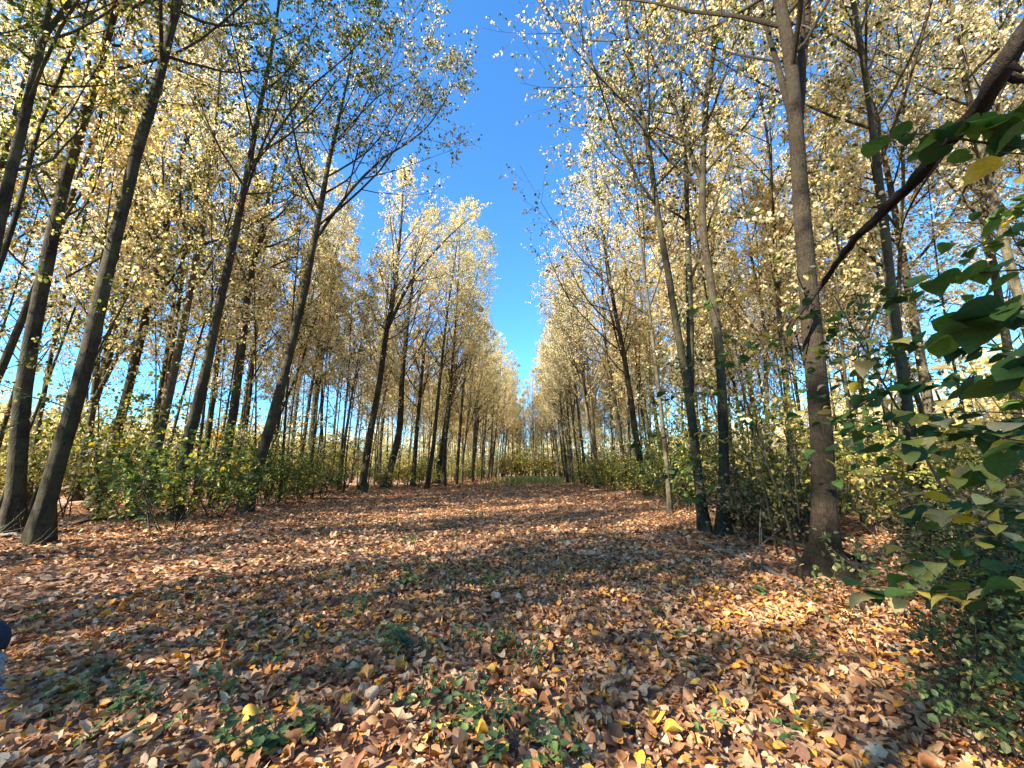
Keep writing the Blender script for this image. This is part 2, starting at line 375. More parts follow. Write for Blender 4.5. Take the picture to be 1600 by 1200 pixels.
# ---------------------------------------------------------------- trees
def trunk_ridge(rg, K, sides, amp, flareK):
    a = np.arange(sides) * 2 * np.pi / sides
    out = np.ones((1, K, sides))
    ks = np.arange(K)
    for f in (3, 5, 8):
        ph = rg.random() * 6.28 + rg.normal(0, .35, K).cumsum() * .3
        out[0] += amp / f * 2.0 * np.cos(f * a[None] + ph[:, None])
    out[0] += (flareK[:, None]) * .35 * (np.cos(5 * a[None] + 1.0 + rg.random() * 3) + .5 * np.cos(3 * a[None]))
    out[0] += rg.normal(0, amp * .35, (K, sides))
    return out
def build_tree(rg, path, r0, H, stems=(), crown_lo=.35, n1=24, n2=7, n3=5, per=11, Lmax=5.5, leaf=.125, sides=12, K=26, bias=None, up=.9,
               ridge=.05, low=5, taper=.85, flare=.45, split=False, fine=True):
    """path: points from base (local). returns meshes trunk/branches/leaves as Acc"""
    P = resample(path, K)
    P[1:] += (rg.normal(0, .012 * H / 20, (K - 1, 3)) * np.array([1, 1, 0])).cumsum(0) * .4
    s = np.linspace(0, 1, K)
    hgt_s = P[:, 2] - P[0, 2]
    fl = np.exp(-hgt_s / .32)
    R = r0 * ((1 - s) ** taper * .97 + .03) * (1 + flare * fl)
    tr = Acc(); limbs = []
    # finer rings near the ground
    rid = trunk_ridge(rg, K, sides, ridge, fl * flare)
    P2 = P.copy(); P2[0, 2] -= .15
    tr.add(*tubes(P2, R, sides, rid))
    PP = [P[None]]; RR = [R[None]]
    for sp, sr in stems:
        q = resample(sp, K); q[1:] += (rg.normal(0, .01, (K - 1, 3))).cumsum(0) * .4
        rs = sr * ((1 - s) ** .85 * .97 + .03)
        a_ = Acc(); a_.add(*tubes(q, rs, 10)); limbs.append(a_)
        PP.append(q[None]); RR.append(rs[None])
    br = Acc(); lv = Acc()
    first = True
    for p0, rr0 in zip(PP, RR):
        frac = 1.0 if first else .55
        lo = crown_lo if first else .12
        m1 = max(6, int(n1 * frac))
        P1, R1 = grow(rg, p0, rr0, m1, lo, .99, .55, 1.0, lambda t, pi: Lmax * (1.05 - .85 * np.clip((t - lo) / (1 - lo), 0, 1) ** 1.2) * (1 if first else .75), 8, .36, up, .07, bias=bias)
        R1 = np.clip(R1, .008, .05)
        P2_, R2_ = grow(rg, P1, R1, n2, .2, .98, .45, .95, lambda t, pi: np.linalg.norm(P1[pi, -1] - P1[pi, 0], axis=1) * .42 * (1.1 - .6 * t), 6, .5, .35, .12)
        R2_ = np.clip(R2_, .005, .03)
        P3, R3 = grow(rg, P2_, R2_, n3, .2, 1.0, .4, 1.0, lambda t, pi: .35 + .5 * np.linalg.norm(P2_[pi, -1] - P2_[pi, 0], axis=1) * .6, 3, .6, -.1, .16)
        R3 = np.clip(R3, .0025, .007)
        if split:
            for j in range(len(P1)):
                a_ = Acc(); a_.add(*tubes(P1[j:j + 1], R1[j:j + 1], 7)); limbs.append(a_)
        else: br.add(*tubes(P1, R1, 6))
        br.add(*tubes(P2_, R2_, 4 if fine else 3)); br.add(*tubes(P3, R3, 3))
        lv.add(*stamp(LT if fine else LTF, LQ if fine else LQ2, *leaves_on(rg, P3, R3, per, leaf)))
        first = False
    if low:
        Pl, Rl = grow(rg, PP[0], RR[0], low, .06, crown_lo, .8, 1.4, lambda t, pi: .9 + 1.2 * rg.random(len(t)), 5, .12, .3, .12)
        Rl = np.clip(Rl, .004, .014)
        Pm, Rm = grow(rg, Pl, Rl, 4, .3, 1, .4, .9, lambda t, pi: .5 + 0 * t, 4, .6, 0, .15)
        Rm = np.clip(Rm, .003, .007)
        br.add(*tubes(Pl, Rl, 4)); br.add(*tubes(Pm, Rm, 3))
        lv.add(*stamp(LT, LQ, *leaves_on(rg, Pm, Rm, 7, leaf * .9, flat=1.5)))
    return tr, br, lv, limbs
def tree_obj(name, label, group, base, geo, bark, leafm, rz=0, scale=1.0, cat='tree'):
    t = thing(name, label, cat, base, rz, group)
    t.scale = (scale,) * 3
    link('trunk', geo[0].mesh('trunk', bark), t)
    link('branches', geo[1].mesh('branches', 'twig' if bark != 'bark_pale' else 'bark'), t)['kind'] = 'stuff'
    for a_ in geo[3]: link('limb', a_.mesh('limb', bark), t)
    link('crown', geo[2].mesh('crown', leafm, False), t)
    return t
def copy_tree(src, loc, rz, scale, label, group, tilt=(0, 0), leafm=None):
    r = src.copy(); COL.objects.link(r)
    r.location = loc; r.rotation_euler = (tilt[0], tilt[1], rz); r.scale = (scale,) * 3
    r['label'] = label; r['group'] = group
    for ch in src.children:
        c = ch.copy(); COL.objects.link(c); c.parent = r
        if leafm and ch.name.startswith('crown'):
            c.material_slots[0].link = 'OBJECT'; c.material_slots[0].material = M[leafm]
    return r

# Trees of the two front ranks: base pixel, trunk width there in pixels, points up the trunk, then any second stems.
HERO = [
 # name-label, base(px,py), width, path, stems[(path,widthratio)], H, opts
 dict(label='thick dark trunk leaning right beside the left edge, its foot at the frame', base=(18, 838), w=42,
      path=[(37, 592), (66, 450), (105, 262), (139, 161), (184, 0)], H=25, leaf='leaf_green', lo=.5, bark='bark', taper=.55),
 dict(label='stout leaning trunk with a curved swollen foot, second from the left edge', base=(60, 850), w=42,
      path=[(75, 750), (109, 672), (131, 581), (157, 469), (210, 244), (240, 150), (277, 0)], H=26, leaf='leaf_green', lo=.5, bark='bark', taper=.55),
 dict(label='forked dark tree cut off by the left edge of the picture, foot out of view', base=(-75, 880), w=44,
      path=[(-30, 500), (0, 337), (37, 187), (64, 75), (75, 0)], stems=[([(-20, 460), (2, 409), (30, 319), (64, 187), (120, 60)], .4), ([(66, 62), (109, 0)], .6)], H=22, leaf='leaf_green', lo=.32, bark='bark'),
 dict(label='twin-stemmed tree behind the stout curved-foot trunk on the left', base=(118, 782), w=19,
      path=[(146, 637), (154, 525), (170, 420), (205, 250)], stems=[([(142, 650), (172, 560), (195, 450), (225, 330)], .75), ([(150, 620), (190, 545), (214, 450), (236, 330)], .6)], H=22, leaf='leaf_mixed', lo=.4),
 dict(label='slim trunk between the two thick leftmost trunks, set back from the ride', base=(42, 792), w=14,
      path=[(52, 712), (71, 592), (101, 450), (131, 337), (157, 206), (180, 112)], H=22, leaf='leaf_mixed', lo=.45),
 dict(label='tree with brown patched bark rising from the leafy bush at the left verge', base=(272, 815), w=26,
      path=[(296, 675), (319, 600), (337, 506), (349, 450), (360, 405), (386, 281), (405, 180), (424, 94), (435, 19)], stems=[([(392, 265), (430, 210), (480, 140), (540, 90)], .45)], H=24, leaf='leaf_green', lo=.42),
 dict(label='left of two slim parallel trunks behind the leafy bush on the left', base=(222, 772), w=13,
      path=[(240, 675), (259, 562), (274, 450), (296, 367), (319, 281), (326, 180)], H=21, leaf='leaf_mixed', lo=.45),
 dict(label='right of two slim parallel trunks behind the leafy bush on the left', base=(238, 776), w=13,
      path=[(250, 675), (264, 574), (283, 450), (300, 225), (302, 112)], H=22, leaf='leaf_mixed', lo=.45),
 dict(label='straight dark trunk right of the patched-bark tree on the left verge', base=(338, 786), w=21,
      path=[(360, 675), (375, 562), (386, 450), (416, 319), (435, 232), (446, 150)], H=23, leaf='leaf_mixed', lo=.4),
 dict(label='leaning trunk with pale lit foot and a wide fork high up, left verge', base=(382, 802), w=24,
      path=[(397, 750), (431, 637), (454, 544), (478, 450), (487, 390), (503, 317), (513, 250), (527, 200)], stems=[([(492, 375), (550, 293), (597, 247), (650, 215)], .5), ([(520, 225), (590, 150), (660, 110)], .45)], H=23, leaf='leaf_mixed', lo=.5),
 dict(label='slim dark tree forking at mid height left of the wide-forked pair', base=(480, 756), w=13,
      path=[(491, 637), (500, 537), (517, 446), (533, 371), (540, 300)], stems=[([(500, 540), (492, 480), (487, 440), (480, 380)], .5)], H=23, leaf='leaf_cream', lo=.45),
 dict(label='dark tree splitting into a broad V above the leaf-strewn ride, left verge', base=(565, 771), w=15,
      path=[(577, 683), (594, 600), (604, 517), (612, 480), (617, 454), (627, 350), (632, 260)], stems=[([(604, 517), (628, 465), (650, 425), (700, 371), (745, 330)], .75)], H=24, leaf='leaf_cream', lo=.5),
 dict(label='curved dark trunk just right of the broad V-shaped tree', base=(602, 763), w=14,
      path=[(625, 675), (629, 579), (635, 517), (646, 433), (655, 350)], H=23, leaf='leaf_cream', lo=.45),
 dict(label='slender upright trunk right of the curved dark trunk on the left verge', base=(645, 761), w=9,
      path=[(650, 683), (660, 579), (669, 504), (676, 440)], H=23, leaf='leaf_gold', lo=.45),
 dict(label='tree with low crooked foot and fork, farther along the left verge', base=(681, 757), w=11,
      path=[(690, 705), (704, 617), (712, 546), (716, 480)], stems=[([(700, 640), (722, 560), (742, 512)], .6)], H=23, leaf='leaf_gold', lo=.45),
 dict(label='thin dark tree farthest along the left verge that still stands apart', base=(737, 751), w=8,
      path=[(742, 700), (748, 642), (757, 590)], stems=[([(748, 650), (765, 600), (775, 570)], .6)], H=22, leaf='leaf_gold', lo=.4),
 # right side
 dict(label='thick trunk with flared ribbed foot by the ride, nearest tree on the right', base=(1288, 905), w=50,
      path=[(1293, 820), (1284, 662), (1268, 494), (1262, 442), (1254, 300), (1246, 187), (1240, 94), (1220, 0)],
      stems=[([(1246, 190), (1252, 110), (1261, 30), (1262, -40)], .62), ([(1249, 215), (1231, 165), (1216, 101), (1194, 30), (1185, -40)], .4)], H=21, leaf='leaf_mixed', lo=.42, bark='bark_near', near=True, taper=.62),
 dict(label='dark mossy trunk behind the broad-leaved sapling, right of the thick near trunk', base=(1434, 838), w=28,
      path=[(1430, 762), (1421, 656), (1412, 587), (1393, 450), (1377, 319), (1362, 180), (1344, 67), (1334, 0)], stems=[([(1344, 70), (1325, 20), (1310, -20)], .4)], H=21, leaf='leaf_cream', lo=.42, taper=.6),
 dict(label='slimmer companion stem close behind the dark mossy trunk on the right', base=(1412, 812), w=13,
      path=[(1405, 560), (1404, 442), (1411, 300), (1411, 131), (1400, 45)], H=21, leaf='leaf_cream', lo=.42, taper=.7),
 dict(label='pale trunk rising towards the top right corner behind the broken hanging limb', base=(1604, 800), w=24,
      path=[(1585, 600), (1557, 431), (1535, 300), (1520, 225), (1494, 139), (1479, 56), (1460, 0)], H=23, leaf='leaf_gold', lo=.5, bark='bark_pale', taper=.6),
 dict(label='right trunk of the close pair at the right verge, forked high up', base=(1130, 838), w=20,
      path=[(1132, 700), (1126, 550), (1115, 456), (1102, 400), (1096, 367), (1098, 285), (1100, 206), (1106, 140), (1122, 49)],
      stems=[([(1098, 290), (1070, 210), (1045, 140), (1010, 67), (975, 20)], .6)], H=23, leaf='leaf_mixed', lo=.4, bark='bark', taper=.6),
 dict(label='left trunk of the close pair at the right verge, dark and forked low', base=(1102, 832), w=18,
      path=[(1086, 700), (1078, 610), (1059, 524), (1044, 419), (1025, 319), (1014, 214), (995, 142)],
      stems=[([(1078, 612), (1079, 550), (1077, 431), (1074, 319), (1072, 262), (1068, 150)], .8)], H=23, leaf='leaf_mixed', lo=.42, taper=.7),
 dict(label='leaning dark trunk with a kink, left of the thin pale pole on the right verge', base=(1014, 776), w=13,
      path=[(999, 719), (987, 625), (976, 557), (961, 482), (950, 419), (940, 340)], H=24, leaf='leaf_cream', lo=.4),
 dict(label='dark trunk standing just left of the kinked leaning one on the right verge', base=(978, 768), w=9,
      path=[(972, 700), (957, 606), (946, 550), (939, 419)], H=24, leaf='leaf_cream', lo=.42),
 dict(label='thin pale pole-like tree with bright foot at the edge of the ride, right side', base=(1047, 805), w=9,
      path=[(1044, 740), (1036, 662), (1025, 569), (1017, 494), (1010, 445), (1003, 380)], H=17, leaf='leaf_mixed', lo=.4, bark='bark_pale'),
 dict(label='slim grey trunk between the close pair and the thick near trunk', base=(1240, 800), w=14,
      path=[(1237, 737), (1227, 569), (1218, 494), (1212, 380), (1205, 250)], H=21, leaf='leaf_cream', lo=.45),
 dict(label='slenderest of the upright stems right of the close pair, curving left high up', base=(1203, 786), w=10,
      path=[(1201, 700), (1197, 587), (1194, 494), (1175, 400), (1165, 330)], H=21, leaf='leaf_cream', lo=.45),
 dict(label='slim tree seen left of the kinked trunk where the right verge closes in', base=(935, 758), w=7,
      path=[(930, 700), (921, 600), (915, 540)], H=23, leaf='leaf_gold', lo=.4),
]
hero_xy = []
for k, h in enumerate(HERO):
    rg = np.random.default_rng(100 + k)
    b = ground_at(*h['base']); D = depth_of(b)
    zc = D * math.cos(PITCH)
    pts = [b] + [at_depth(px, py, D) for px, py in h['path']]
    H = h['H']
    # go on upwards from the last seen point to the tree's full height
    d = nrm(pts[-1] - pts[-2]); d = nrm(d * .5 + np.array([0, 0, .8]))
    while pts[-1][2] < H: pts.append(pts[-1] + d * 1.5); d = nrm(d * .8 + np.array([rg.normal(0, .05), rg.normal(0, .05), .25]))
    r0 = h['w'] / 2 / F * D * (1.0 if h['base'][0] < 600 else 1.05) / math.hypot(1, (h['base'][0] - CX) / F)
    flare = 1.0 if h.get('near') else .6
    stems = []
    for sp, ratio in h.get('stems', ()):
        q = [at_depth(px, py, D + (0 if i == 0 else .25 * i)) for i, (px, py) in enumerate(sp)]
        d = nrm(q[-1] - q[-2])
        while q[-1][2] < H * .93: 
            d = nrm(d * .75 + np.array([rg.normal(0, .06), rg.normal(0, .06), .3])); q.append(q[-1] + d * 1.4)
        hs = q[0][2] / H
        stems.append(([p - b for p in q], r0 * (1 - hs) ** h.get('taper', .85) * ratio * 1.1))
    side = 1.0 if b[0] < 0 else -1.0
    far = D > 18
    geo = build_tree(rg, [p - b for p in pts], r0 / (1 + flare * .35), H, stems, h['lo'] - (.12 if far else 0), n1=(20 if stems else 26) + (6 if far else 0), n2=7, n3=4, per=11, fine=not far,
                     Lmax=(6.2 if b[0] < 0 else 6.6), leaf=.112 if not far else .12, sides=24 if h.get('near') else (16 if not far else 10), K=44 if h.get('near') else 30,
                     bias=np.array([side * (.8 if b[0] < 0 else 1.15), -.1, 0]), ridge=.09 if h.get('near') else .05, low=9 if b[0] > 0 else 9, taper=h.get('taper', .75), flare=flare, split=D < 16)
    tree_obj('tree', h['label'], None, tuple(b), geo, h.get('bark', 'bark'), h['leaf'])
    hero_xy.append((b[0], b[1]))

# woodland trees behind them: ten grown forms, copied
VAR = []
for k in range(9):
    rg = np.random.default_rng(300 + k)
    H = [22, 24, 20, 23, 25, 21, 19, 22, 24][k]
    lean = rg.normal(0, .9, 2)
    path = [np.array([lean[0] * s * s + .25 * math.sin(3 * s + k), lean[1] * s * s + .2 * math.cos(4 * s + k) - .2 * math.cos(k), H * s]) for s in np.linspace(0, 1, 12)]
    path[0][:2] = 0
    stems = []
    if k % 3 != 1:
        f = .22 + .05 * k; q0 = path[int(f * 11)]
        dx = rg.normal(0, 1, 2); dx /= np.linalg.norm(dx)
        q = [q0 + np.array([dx[0] * 2.2 * s ** .7, dx[1] * 2.2 * s ** .7, (H * .93 - q0[2]) * s]) for s in np.linspace(0, 1, 8)]
        stems.append((q, .085 * (1 - f)))
    geo = build_tree(rg, path, [.16, .15, .12, .17, .19, .13, .11, .15, .16][k], H, stems, .33, n1=26, n2=6, n3=5, per=10, Lmax=4.7, leaf=.105, fine=False, sides=8, K=18, low=5)
    VAR.append((geo, k))
rg = np.random.default_rng(333)  # unseen dense tree, added behind the camera to shade the right-hand saplings
geo = build_tree(rg, [np.array([.3 * s, .2 * math.sin(3 * s), 21 * s]) for s in np.linspace(0, 1, 12)], .17, 21, [], .3, n1=30, n2=7, n3=5, per=7, Lmax=3.8, leaf=.13, sides=8, K=18)
tree_obj('tree', 'full-leaved tree added out of view behind the viewpoint to shade the saplings', None, (-12.0, -11.5, float(hgt(-12, -11.5))), geo, 'bark', 'leaf_green')
for k in range(9, 12):
    rg = np.random.default_rng(300 + k); H = [14, 17, 15][k - 9]
    lean = rg.normal(0, 1.1, 2)
    path = [np.array([lean[0] * s * s + .2 * math.sin(4 * s + k) * s, lean[1] * s * s + .2 * math.sin(5 * s) * s, H * s]) for s in np.linspace(0, 1, 12)]
    VAR.append((build_tree(rg, path, [.05, .065, .045][k - 9], H, [], .38, n1=18, n2=5, n3=4, per=8, Lmax=2.2, leaf=.12, fine=False, sides=7, K=18, low=6), k))
def rot_for(): return float(rng.random() * 6.28)
spots = []
def ok(x, y, dmin, extra=()):
    return all((x - a) ** 2 + (y - b) ** 2 > dmin * dmin for a, b in list(spots_xy) + hero_xy)
spots_xy = []
def fill(x0, x1, y0, y1, n, dmin, zone):
    c = 0
    for _ in range(n * 30):
        if c >= n: break
        x = rng.uniform(x0, x1); y = rng.uniform(y0, y1)
        if ok(x, y, dmin):
            spots_xy.append((x, y)); spots.append((x, y, zone)); c += 1
# front ranks continued beyond the ones placed above, on a loose spacing
for side, x0 in (('left', -10.3), ('right', 4.1)):
    yy = 34.0
    while yy < 112:
        x = x0 + rng.normal(0, .6)
        if ok(x, yy, 2.0): spots_xy.append((x, yy)); spots.append((x, yy, side + ' verge'))
        yy += rng.uniform(2.6, 4.2)
fill(-24, -14, 9, 40, 20, 3.1, 'left near')
fill(-36, -24, 14, 60, 8, 3.6, 'left near')
fill(-26, -14, 40, 110, 30, 3.1, 'left far')
fill(6.5, 17, 10, 40, 20, 3.1, 'right near')
fill(17, 32, 14, 55, 17, 3.6, 'right near')
fill(6.5, 24, 40, 110, 30, 3.1, 'right far')
fill(-16, 10, 92, 112, 32, 2.2, 'end')
# the wood goes on behind the photographer and throws the ride's shade
yy = 4.5
for yy in (4.0, 0.2, -3.8, -7.5, -11.5, -16, -21, -26):
    spots.append((-12.2 + rng.normal(0, .6), yy + rng.normal(0, .4), 'behind')); spots_xy.append(spots[-1][:2])
fill(-30, -14.5, -32, 8, 15, 4.2, 'behind')
for q in ((-13.6, -6.2), (-16.2, -9.3), (-17.5, -6.0)): spots.append((*q, 'behind')); spots_xy.append(q)  # extra unseen trees, added to throw dappled shade on the middle foreground
fill(-23, -12.5, 9, 34, 38, 1.5, 'left poles')
fill(-17, -11.5, 34, 80, 36, 1.5, 'left poles')
fill(5.6, 15, 11, 34, 26, 1.5, 'right poles')
fill(5.2, 12, 34, 80, 24, 1.5, 'right poles')
ZL = {'left verge': ('slender forked tree of the long left verge, beyond the dark trunks that stand apart', 'front rank trees far along the left verge'),
      'right verge': ('slender tree of the long right verge, beyond the kinked leaning trunk', 'front rank trees far along the right verge'),
      'left near': ('slim bare-stemmed tree inside the left wood, seen between the nearer verge trunks', 'trees inside the near left wood'),
      'left far': ('thin golden tree deep in the left wood, behind the far part of its verge', 'trees deep in the left wood'),
      'right near': ('slim pale tree inside the right wood, behind the leafy undergrowth', 'trees inside the near right wood'),
      'right far': ('thin golden tree deep in the right wood, behind the far part of its verge', 'trees deep in the right wood'),
      'left poles': ('very thin young pole-like tree among the larger trunks of the left wood', 'thin young pole trees of the left wood'),
      'right poles': ('very thin young pole-like tree among the larger trunks of the right wood', 'thin young pole trees of the right wood'),
      'end': ('thin sunlit tree in the stand that closes the far end of the ride', 'trees closing the far end of the ride'),
      'behind': ('tall tree of the left wood level with or behind the viewpoint', 'trees of the left wood beside and behind the viewpoint')}
LM = {'left poles': ['leaf_mixed', 'leaf_gold', 'leaf_cream'], 'right poles': ['leaf_gold', 'leaf_cream'], 'left verge': ['leaf_gold', 'leaf_cream', 'leaf_gold'], 'right verge': ['leaf_cream', 'leaf_gold', 'leaf_cream'], 'left near': ['leaf_mixed', 'leaf_cream', 'leaf_cream'],
      'left far': ['leaf_gold', 'leaf_cream'], 'right near': ['leaf_gold', 'leaf_cream', 'leaf_gold'], 'right far': ['leaf_gold', 'leaf_cream'], 'end': ['leaf_gold'], 'behind': ['leaf_green', 'leaf_mixed']}
protos = {}
for i, (x, y, z) in enumerate(spots):
    k = int(rng.integers(0, 9)); sc = float(rng.uniform(.85, 1.12)) * (1.18 if 'verge' in z else 1)
    lab, grp = ZL[z]
    loc = (x, y, float(hgt(x, y))); rz = rot_for(); tilt = (float(rng.normal(0, .03)), float(rng.normal(0, .03)))
    lm = LM[z][int(rng.integers(0, len(LM[z])))]
    if 'poles' in z: k = 9 + int(rng.integers(0, 3)); sc = float(rng.uniform(.8, 1.15))
    if k not in protos:
        geo, kk = VAR[k]
        t = tree_obj('tree', lab, grp, loc, geo, 'bark_pale' if kk in (2, 5, 7) else 'bark', lm, rz, sc)
        t.rotation_euler = (tilt[0], tilt[1], rz)
        protos[k] = t
    else:
        t = copy_tree(protos[k], loc, rz, sc, lab, grp, tilt, lm)
    if 'verge' in z:
        t.rotation_euler = (Matrix.Rotation(.055 if 'left' in z else -.075, 3, 'Y') @ Matrix.Rotation(rz, 3, 'Z')).to_euler()
    if 'poles' in z: t.name = 'young_tree'; t['category'] = 'young tree'

# ---------------------------------------------------------------- bushes of the understorey
def build_bush(rg, H, nst, leaf, per=6, spreadr=.5, n1=7, n2=4, flat=2.2, droop=.25):
    base = np.zeros((nst, 3)); base[:, :2] = rg.normal(0, .12, (nst, 2)); base[:, 2] = -.05
    az = np.arange(nst) * 2.4 + rg.normal(0, .3, nst)
    ln = H * rg.uniform(.6, 1.1, nst)
    d = np.stack([np.cos(az) * spreadr, np.sin(az) * spreadr, np.ones(nst)], -1); d = nrm(d)
    Q = [base]
    for _ in range(9):
        Q.append(Q[-1] + d * (ln / 9)[:, None]); d = nrm(d + rg.normal(0, .07, d.shape) + np.array([0, 0, .02]))
    P = np.stack(Q, 1); R = (.006 + .0045 * ln)[:, None] * np.linspace(1, .2, 10)[None]
    P1, R1 = grow(rg, P, R, n1, .18, .98, .7, 1.25, lambda t, pi: ln[pi] * .34 * (1.15 - .7 * t), 6, .5, .15, .1)
    R1 = np.clip(R1, .003, .012)
    P2, R2 = grow(rg, P1, R1, n2, .2, 1, .4, .9, lambda t, pi: .25 + .05 * H + 0 * t, 4, .6, -.05, .12)
    R2 = np.clip(R2, .002, .005)
    st = Acc(); st.add(*tubes(P, R, 5)); st.add(*tubes(P1, R1, 3)); st.add(*tubes(P2, R2, 3))
    lv = Acc(); lv.add(*stamp(LT, LQ, *leaves_on(rg, P2, R2, per, leaf, droop=droop, spread=.04, flat=flat)))
    return st, lv
BV = {}
for k, (nm, H, nst, leaf, per, lm, sp, flat) in enumerate([
        ('green', 3.0, 6, .12, 6, 'shrub_green', .5, 2.5), ('green', 2.2, 7, .11, 6, 'shrub_green', .7, 2.5), ('green', 3.8, 5, .12, 6, 'shrub_green', .35, 2.0),
        ('yellow', 3.2, 7, .11, 6, 'shrub_yellow', .5, 1.5), ('yellow', 2.3, 8, .10, 6, 'shrub_yellow', .6, 1.5), ('yellow', 4.5, 6, .11, 7, 'shrub_yellow', .3, 1.2),
        ('brown', 1.6, 9, .08, 5, 'shrub_brown', .8, 1.0), ('brown', 2.4, 8, .08, 5, 'shrub_brown', .6, 1.0), ('brown', 1.1, 10, .07, 5, 'shrub_brown', 1.0, 1.0)]):
    rg = np.random.default_rng(500 + k)
    st, lv = build_bush(rg, H, nst, leaf, per, sp, flat=flat)
    BV.setdefault(nm, []).append([st, lv, lm, None])
def put_bush(kind, k, x, y, sc, label, group, cat='bush', name='bush', lm=None):
    e = BV[kind][k]
    loc = (x, y, float(hgt(x, y)))
    if e[3] is None:
        t = thing(name, label, cat, loc, rot_for(), group); t.scale = (sc,) * 3
        link('stems', e[0].mesh('stems', 'twig'), t); link('foliage', e[1].mesh('foliage', e[2], False), t)
        e[3] = t
    else:
        t = copy_tree(e[3], loc, rot_for(), sc, label, group or '', (0, 0), None)
        t['category'] = cat; t.name = name
        if not group and 'group' in t: del t['group']
    if lm:
        for c in t.children:
            if c.name.startswith('foliage'): c.material_slots[0].link = 'OBJECT'; c.material_slots[0].material = M[lm]
    return t
# bushes that can be singled out in the picture: base pixel
for (px, py, kind, k, sc, lab) in [
        (205, 818, 'green', 1, 1.15, 'dark green bush between the curved-foot trunk and the patched-bark tree'),
        (262, 832, 'green', 0, 1.15, 'broad leafy green bush around the foot of the patched-bark tree'),
        (338, 812, 'green', 1, 1.2, 'green bush with a few yellow leaves right of the patched-bark tree'),
        (412, 792, 'green', 0, 1.15, 'dark layered bush right of the pale-footed leaning trunk'),
        (150, 800, 'yellow', 4, 1.3, 'yellowing bush just right of the curved-foot trunk'),
        (462, 772, 'green', 1, 1.3, 'green bush at the foot of the slim forking tree, left verge'),
        (95, 812, 'yellow', 0, 1.05, 'yellowing bush showing between the two thick leftmost trunks'),
        (1062, 800, 'green', 2, .8, 'tall green bush between the thin pale pole and the close pair'),
        (985, 782, 'green', 0, .95, 'dark green bush spilling towards the ride below the kinked trunk'),
        (950, 768, 'green', 1, 1.3, 'rounded green bush on the right verge, left of the kinked trunk'),
        (925, 760, 'yellow', 1, 1.4, 'yellow-green bush farther along the right verge'),
        (1160, 835, 'brown', 1, .9, 'thin brownish bush right of the close pair of trunks'),
        (1205, 850, 'brown', 0, 1.0, 'sparse brushy undergrowth between the close pair and the thick near trunk')]:
    p = ground_at(px, py); kk = {'green': k, 'yellow': min(k, 2), 'brown': k}[kind]
    put_bush(kind, kk, p[0], p[1], sc, lab, None)
def scatter(n, x0, x1, y0, y1, kinds, sc, lab, grp, dmin=1.2, cat='bush', name='bush'):
    pts = []
    for _ in range(n * 20):
        if len(pts) >= n: break
        x = rng.uniform(x0, x1); y = rng.uniform(y0, y1)
        if all((x - a) ** 2 + (y - b) ** 2 > dmin ** 2 for a, b in pts):
            pts.append((x, y)); kd = kinds[int(rng.integers(0, len(kinds)))]
            put_bush(kd, int(rng.integers(0, 3)), x, y, float(rng.uniform(*sc)), lab, grp, cat, name)
scatter(50, -15.5, -11.4, 14, 95, ['green', 'green', 'yellow', 'yellow'], (.65, 1.15), 'yellow-green understorey bush along the left verge, between its trunks', 'bushes along the left verge')
scatter(44, 5.4, 9, 15, 85, ['yellow', 'yellow', 'green', 'green'], (.8, 1.3), 'yellow-green bush along the right verge beyond the pale pole tree', 'bushes along the right verge')
scatter(64, -34, -14.5, 9, 100, ['yellow', 'yellow', 'green', 'brown'], (.7, 1.45), 'yellowish undergrowth bush inside the left wood', 'undergrowth inside the left wood', 1.8)
scatter(26, 5.4, 13, 4.2, 14, ['brown', 'brown', 'yellow'], (.8, 1.2), 'brownish brushy undergrowth in the right wood near the thick trunk', 'undergrowth near the thick right trunk', 1.0)
scatter(44, 8, 32, 8, 70, ['yellow', 'yellow', 'brown'], (.8, 1.3), 'yellow undergrowth bush inside the right wood', 'undergrowth inside the right wood', 1.6)
scatter(62, -50, -34, 5, 130, ['yellow'], (1.4, 2.3), 'tall golden thicket bush on the far side of the left wood', 'golden thicket beyond the left wood', 2.2, 'shrub', 'tall_shrub')
scatter(50, 32, 48, 5, 130, ['yellow'], (1.4, 2.3), 'tall golden thicket bush on the far side of the right wood', 'golden thicket beyond the right wood', 2.2, 'shrub', 'tall_shrub')
scatter(40, -24, 16, 92, 110, ['yellow', 'yellow', 'green'], (1.1, 2.3), 'yellow-green bush across the far end of the ride', 'bushes closing the far end of the ride', 1.5)

scatter(18, -13, 8, 93, 100, ['yellow'], (1.3, 2.3), 'tall yellow-green bush in the middle of the far end of the ride', 'tall bushes where the ride ends', 1.2)
